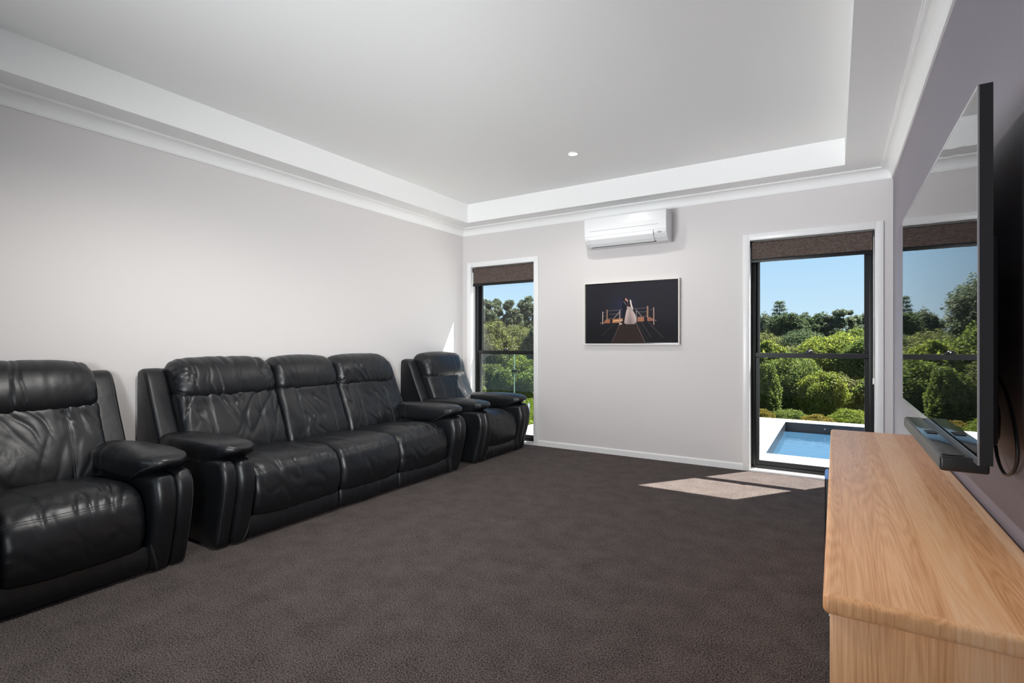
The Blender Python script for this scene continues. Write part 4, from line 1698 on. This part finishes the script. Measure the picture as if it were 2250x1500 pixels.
B = 'shrubs on the slope beyond the pool'
mid = [
    (1830, 790, 24, 74, 52, 'leaf_lime', 'broad lime green shrub on the right below the skyline trees'),
    (1752, 806, 26, 50, 42, 'leaf_olive', 'olive green shrub in the middle distance behind the window latch'),
    (1905, 800, 22, 52, 56, 'leaf_green', 'mid green shrub at the right edge of the pool window'),
    (1686, 800, 20, 40, 50, 'leaf_lime', 'lime green shrub at the left edge of the pool window'),
    (1620, 800, 22, 60, 60, 'leaf_green', 'mid green shrub mirrored low in the television'),
    (1545, 810, 24, 60, 60, 'leaf_olive', 'olive shrub hidden beyond the left jamb of the pool window'),
    (1760, 770, 36, 70, 40, 'leaf_dark', 'dark green thicket filling the gap under the skyline gums'),
    (1880, 768, 37, 60, 42, 'leaf_green', 'mid green thicket on the right under the skyline gums'),
    (1650, 772, 36, 60, 44, 'leaf_olive', 'olive thicket on the left under the skyline gums'),
    (2085, 805, 24, 70, 66, 'leaf_green', 'first green thicket hidden behind the television'),
    (2215, 805, 24, 84, 72, 'leaf_olive', 'second olive thicket hidden behind the television'),
    (2370, 805, 24, 96, 76, 'leaf_green', 'green thicket hidden behind the purple wall'),
    (1440, 800, 22, 64, 62, 'leaf_green', 'green thicket hidden behind the framed photograph'),
    (1985, 810, 22, 60, 60, 'leaf_lime', 'lime shrub hidden beyond the right jamb of the pool window'),
]
for (px, py, D, rx, rz, mt, lb) in mid:
    tree('shrub', lb, px, py, D, rx, rz, mt, 60, 9000 if 'hidden' in lb else 27000, .19 if 'hidden' in lb else .108, cat='shrub', lobe=.20, group=B)
near = [
    (1728, 872, 16, 74, 88, 'leaf_green', 'largest dense green shrub just behind the pool'),
    (1806, 888, 14.5, 48, 72, 'leaf_lime', 'bright green shrub behind the far pool corner'),
    (1675, 880, 14, 36, 80, 'leaf_green', 'dark leafed green shrub by the left jamb of the pool window'),
    (1870, 900, 15.5, 46, 68, 'leaf_olive', 'olive leafed shrub behind the right side of the pool'),
    (1612, 880, 15, 60, 80, 'leaf_olive', 'olive shrub on the slope mirrored in the television'),
    (1930, 900, 14, 50, 70, 'leaf_green', 'green shrub hidden behind the right window frame'),
    (2025, 905, 14, 60, 76, 'leaf_olive', 'olive shrub hidden behind the soundbar end of the television'),
    (2140, 905, 14, 70, 84, 'leaf_green', 'green shrub hidden behind the near side of the television'),
    (2280, 905, 14, 84, 90, 'leaf_lime', 'lime shrub hidden behind the purple wall'),
    (1430, 885, 15, 62, 80, 'leaf_green', 'green shrub hidden behind the wall under the framed photograph'),
    (1540, 885, 15, 60, 80, 'leaf_lime', 'lime shrub hidden behind the picture wall near the pool'),
]
for (px, py, D, rx, rz, mt, lb) in near:
    tree('shrub', lb, px, py, D, rx, rz, mt, 80, 11000 if 'hidden' in lb else 40000, .125 if 'hidden' in lb else .063, cat='shrub', lobe=.18, group=B)
edge = [
    (1795, 926, 11.6, 30, 14, 'leaf_orange', 'low orange tipped plant at the middle of the terrace edge'),
    (1676, 915, 11.9, 20, 14, 'leaf_orange', 'small orange tipped plant at the left of the terrace edge'),
    (1868, 926, 11.6, 40, 26, 'leaf_grass', 'low grassy clump at the right of the terrace edge'),
    (1735, 922, 12.2, 34, 22, 'leaf_green', 'low dark green plant behind the far pool wall'),
    (1620, 916, 12.0, 40, 26, 'leaf_grass', 'low grassy clump mirrored at the bottom of the television'),
    (1925, 930, 11.8, 36, 26, 'leaf_orange', 'low orange tipped plant behind the right window frame'),
]
for (px, py, D, rx, rz, mt, lb) in edge:
    tree('low_plant', lb, px, py, D, rx, rz, mt, 26, 9000, .06, cat='plant', lobe=.30, trunk=False, asp=.22, up=.2)

# view through the narrow window
G2 = 'trees behind the lawn'
side_ = [
    (1098, 700, 34, 42, 50, 'leaf_gum', 'tallest grey green gum tree in the narrow window view', 'gum_tree', 34000, .17),
    (1160, 700, 40, 38, 44, 'leaf_gum', 'second gum tree on the right of the narrow window skyline', 'gum_tree', 20000, .18),
    (1040, 720, 36, 36, 60, 'leaf_gum', 'gum tree hidden behind the left jamb of the narrow window', 'gum_tree', 18000, .16),
    (1215, 710, 38, 40, 60, 'leaf_gum', 'gum tree hidden behind the right jamb of the narrow window', 'gum_tree', 18000, .16),
    (1300, 735, 36, 56, 66, 'leaf_gum', 'gum tree hidden behind the wall under the air conditioner', 'gum_tree', 18000, .16),
    (1285, 790, 24, 60, 66, 'leaf_olive', 'olive tree hidden behind the wall left of the framed photograph', 'olive_leafed_tree', 18000, .12),
    (1085, 775, 24, 50, 66, 'leaf_olive', 'loose olive leafed tree filling the narrow window', 'olive_leafed_tree', 34000, .10),
    (1142, 775, 27, 44, 60, 'leaf_olive', 'olive leafed tree on the right of the narrow window', 'olive_leafed_tree', 28000, .10),
    (1176, 765, 19, 28, 44, 'leaf_dark', 'dark dense tree at the right edge of the narrow window', 'dark_tree', 22000, .09),
]
for (px, py, D, rx, rz, mt, lb, nm, lv, ls) in side_:
    tree(nm, lb, px, py, D, rx, rz, mt, 56, 10000 if 'hidden' in lb else int(lv * 1.05), ls * (1.3 if 'hidden' in lb else .92), lobe=.20, bark='pale_bark', asp=.4, group=G2, open_=1 if px in (1098, 1160) else 0, core=px not in (1098, 1160))
hed = [
    (1078, 855, 14.5, 40, 52, 'leaf_olive', 'olive shrub behind the glass pool fence by the armchair back'),
    (1112, 858, 13.5, 34, 44, 'leaf_green', 'green shrub behind the glass pool fence, above the armchair arm'),
    (1150, 826, 15.5, 36, 40, 'leaf_lime', 'bright green shrub beside the fence latch'),
    (1170, 862, 13.2, 38, 46, 'leaf_green', 'green hedge shrub at the far edge of the lawn'),
    (1215, 850, 14, 40, 56, 'leaf_green', 'green shrub hidden behind the wall right of the narrow window'),
    (1310, 855, 14, 56, 64, 'leaf_olive', 'olive shrub hidden behind the wall beside the framed photograph'),
    (1030, 850, 14, 40, 56, 'leaf_green', 'green shrub hidden behind the wall left of the narrow window'),
]
for (px, py, D, rx, rz, mt, lb) in hed:
    tree('shrub', lb, px, py, D, rx, rz, mt, 60, 10000 if 'hidden' in lb else 27000, .11 if 'hidden' in lb else .060, cat='shrub', lobe=.20, group='shrubs behind the lawn')

# lawn blades
n_ = 40000
lx = rng.uniform(-10, -3.9, n_)
ly = rng.uniform(5.6, 11.5, n_)
lz = np.array([ground(a, b) for a, b in zip(lx, ly)])
P = np.stack([lx, ly, lz + .03], -1)
Nn = rng.normal(size=(n_, 3)) * np.array([1, 1, .6]) + np.array([0, 0, .5])
Nn /= np.linalg.norm(Nn, axis=1, keepdims=True)
lw = leaf_mesh('lawn_grass', P, Nn, .10, .5, 'leaf_grass', None)
tag(lw, 'sunlit mown green lawn outside the narrow window', 'grass', kind='stuff')

# frameless glass pool fence
fz = DZ
fn = empty('glass_pool_fence', (-4.95, 8.0, fz), 'frameless glass pool fence with a dark latch outside the narrow window', 'fence')
for a0, a1 in ((-1.6, -.006), (.006, 1.5)):
    pnl = bx('panel', 'fence_glass', a0, a1, -.006, .006, .05, 1.03, fn)
    for xx in (a0, a1):
        bx('polished_edge', 'glass_edge', xx - .002, xx + .002, -.006, .006, .05, 1.03, pnl)
    for f in (.2, .8):
        xx = lerp(a0, a1, f)
        MB().lathe([(.045, -.32), (.045, -.31), (.022, -.30), (.022, .14), (.02, .145)], 14, (xx, 0, 0)).build('spigot', 'steel', fn)
l_ = MB()
l_.box(-.05, .07, -.03, .03, .68, .73, .012)
l_.build('latch', 'black_plastic', fn)
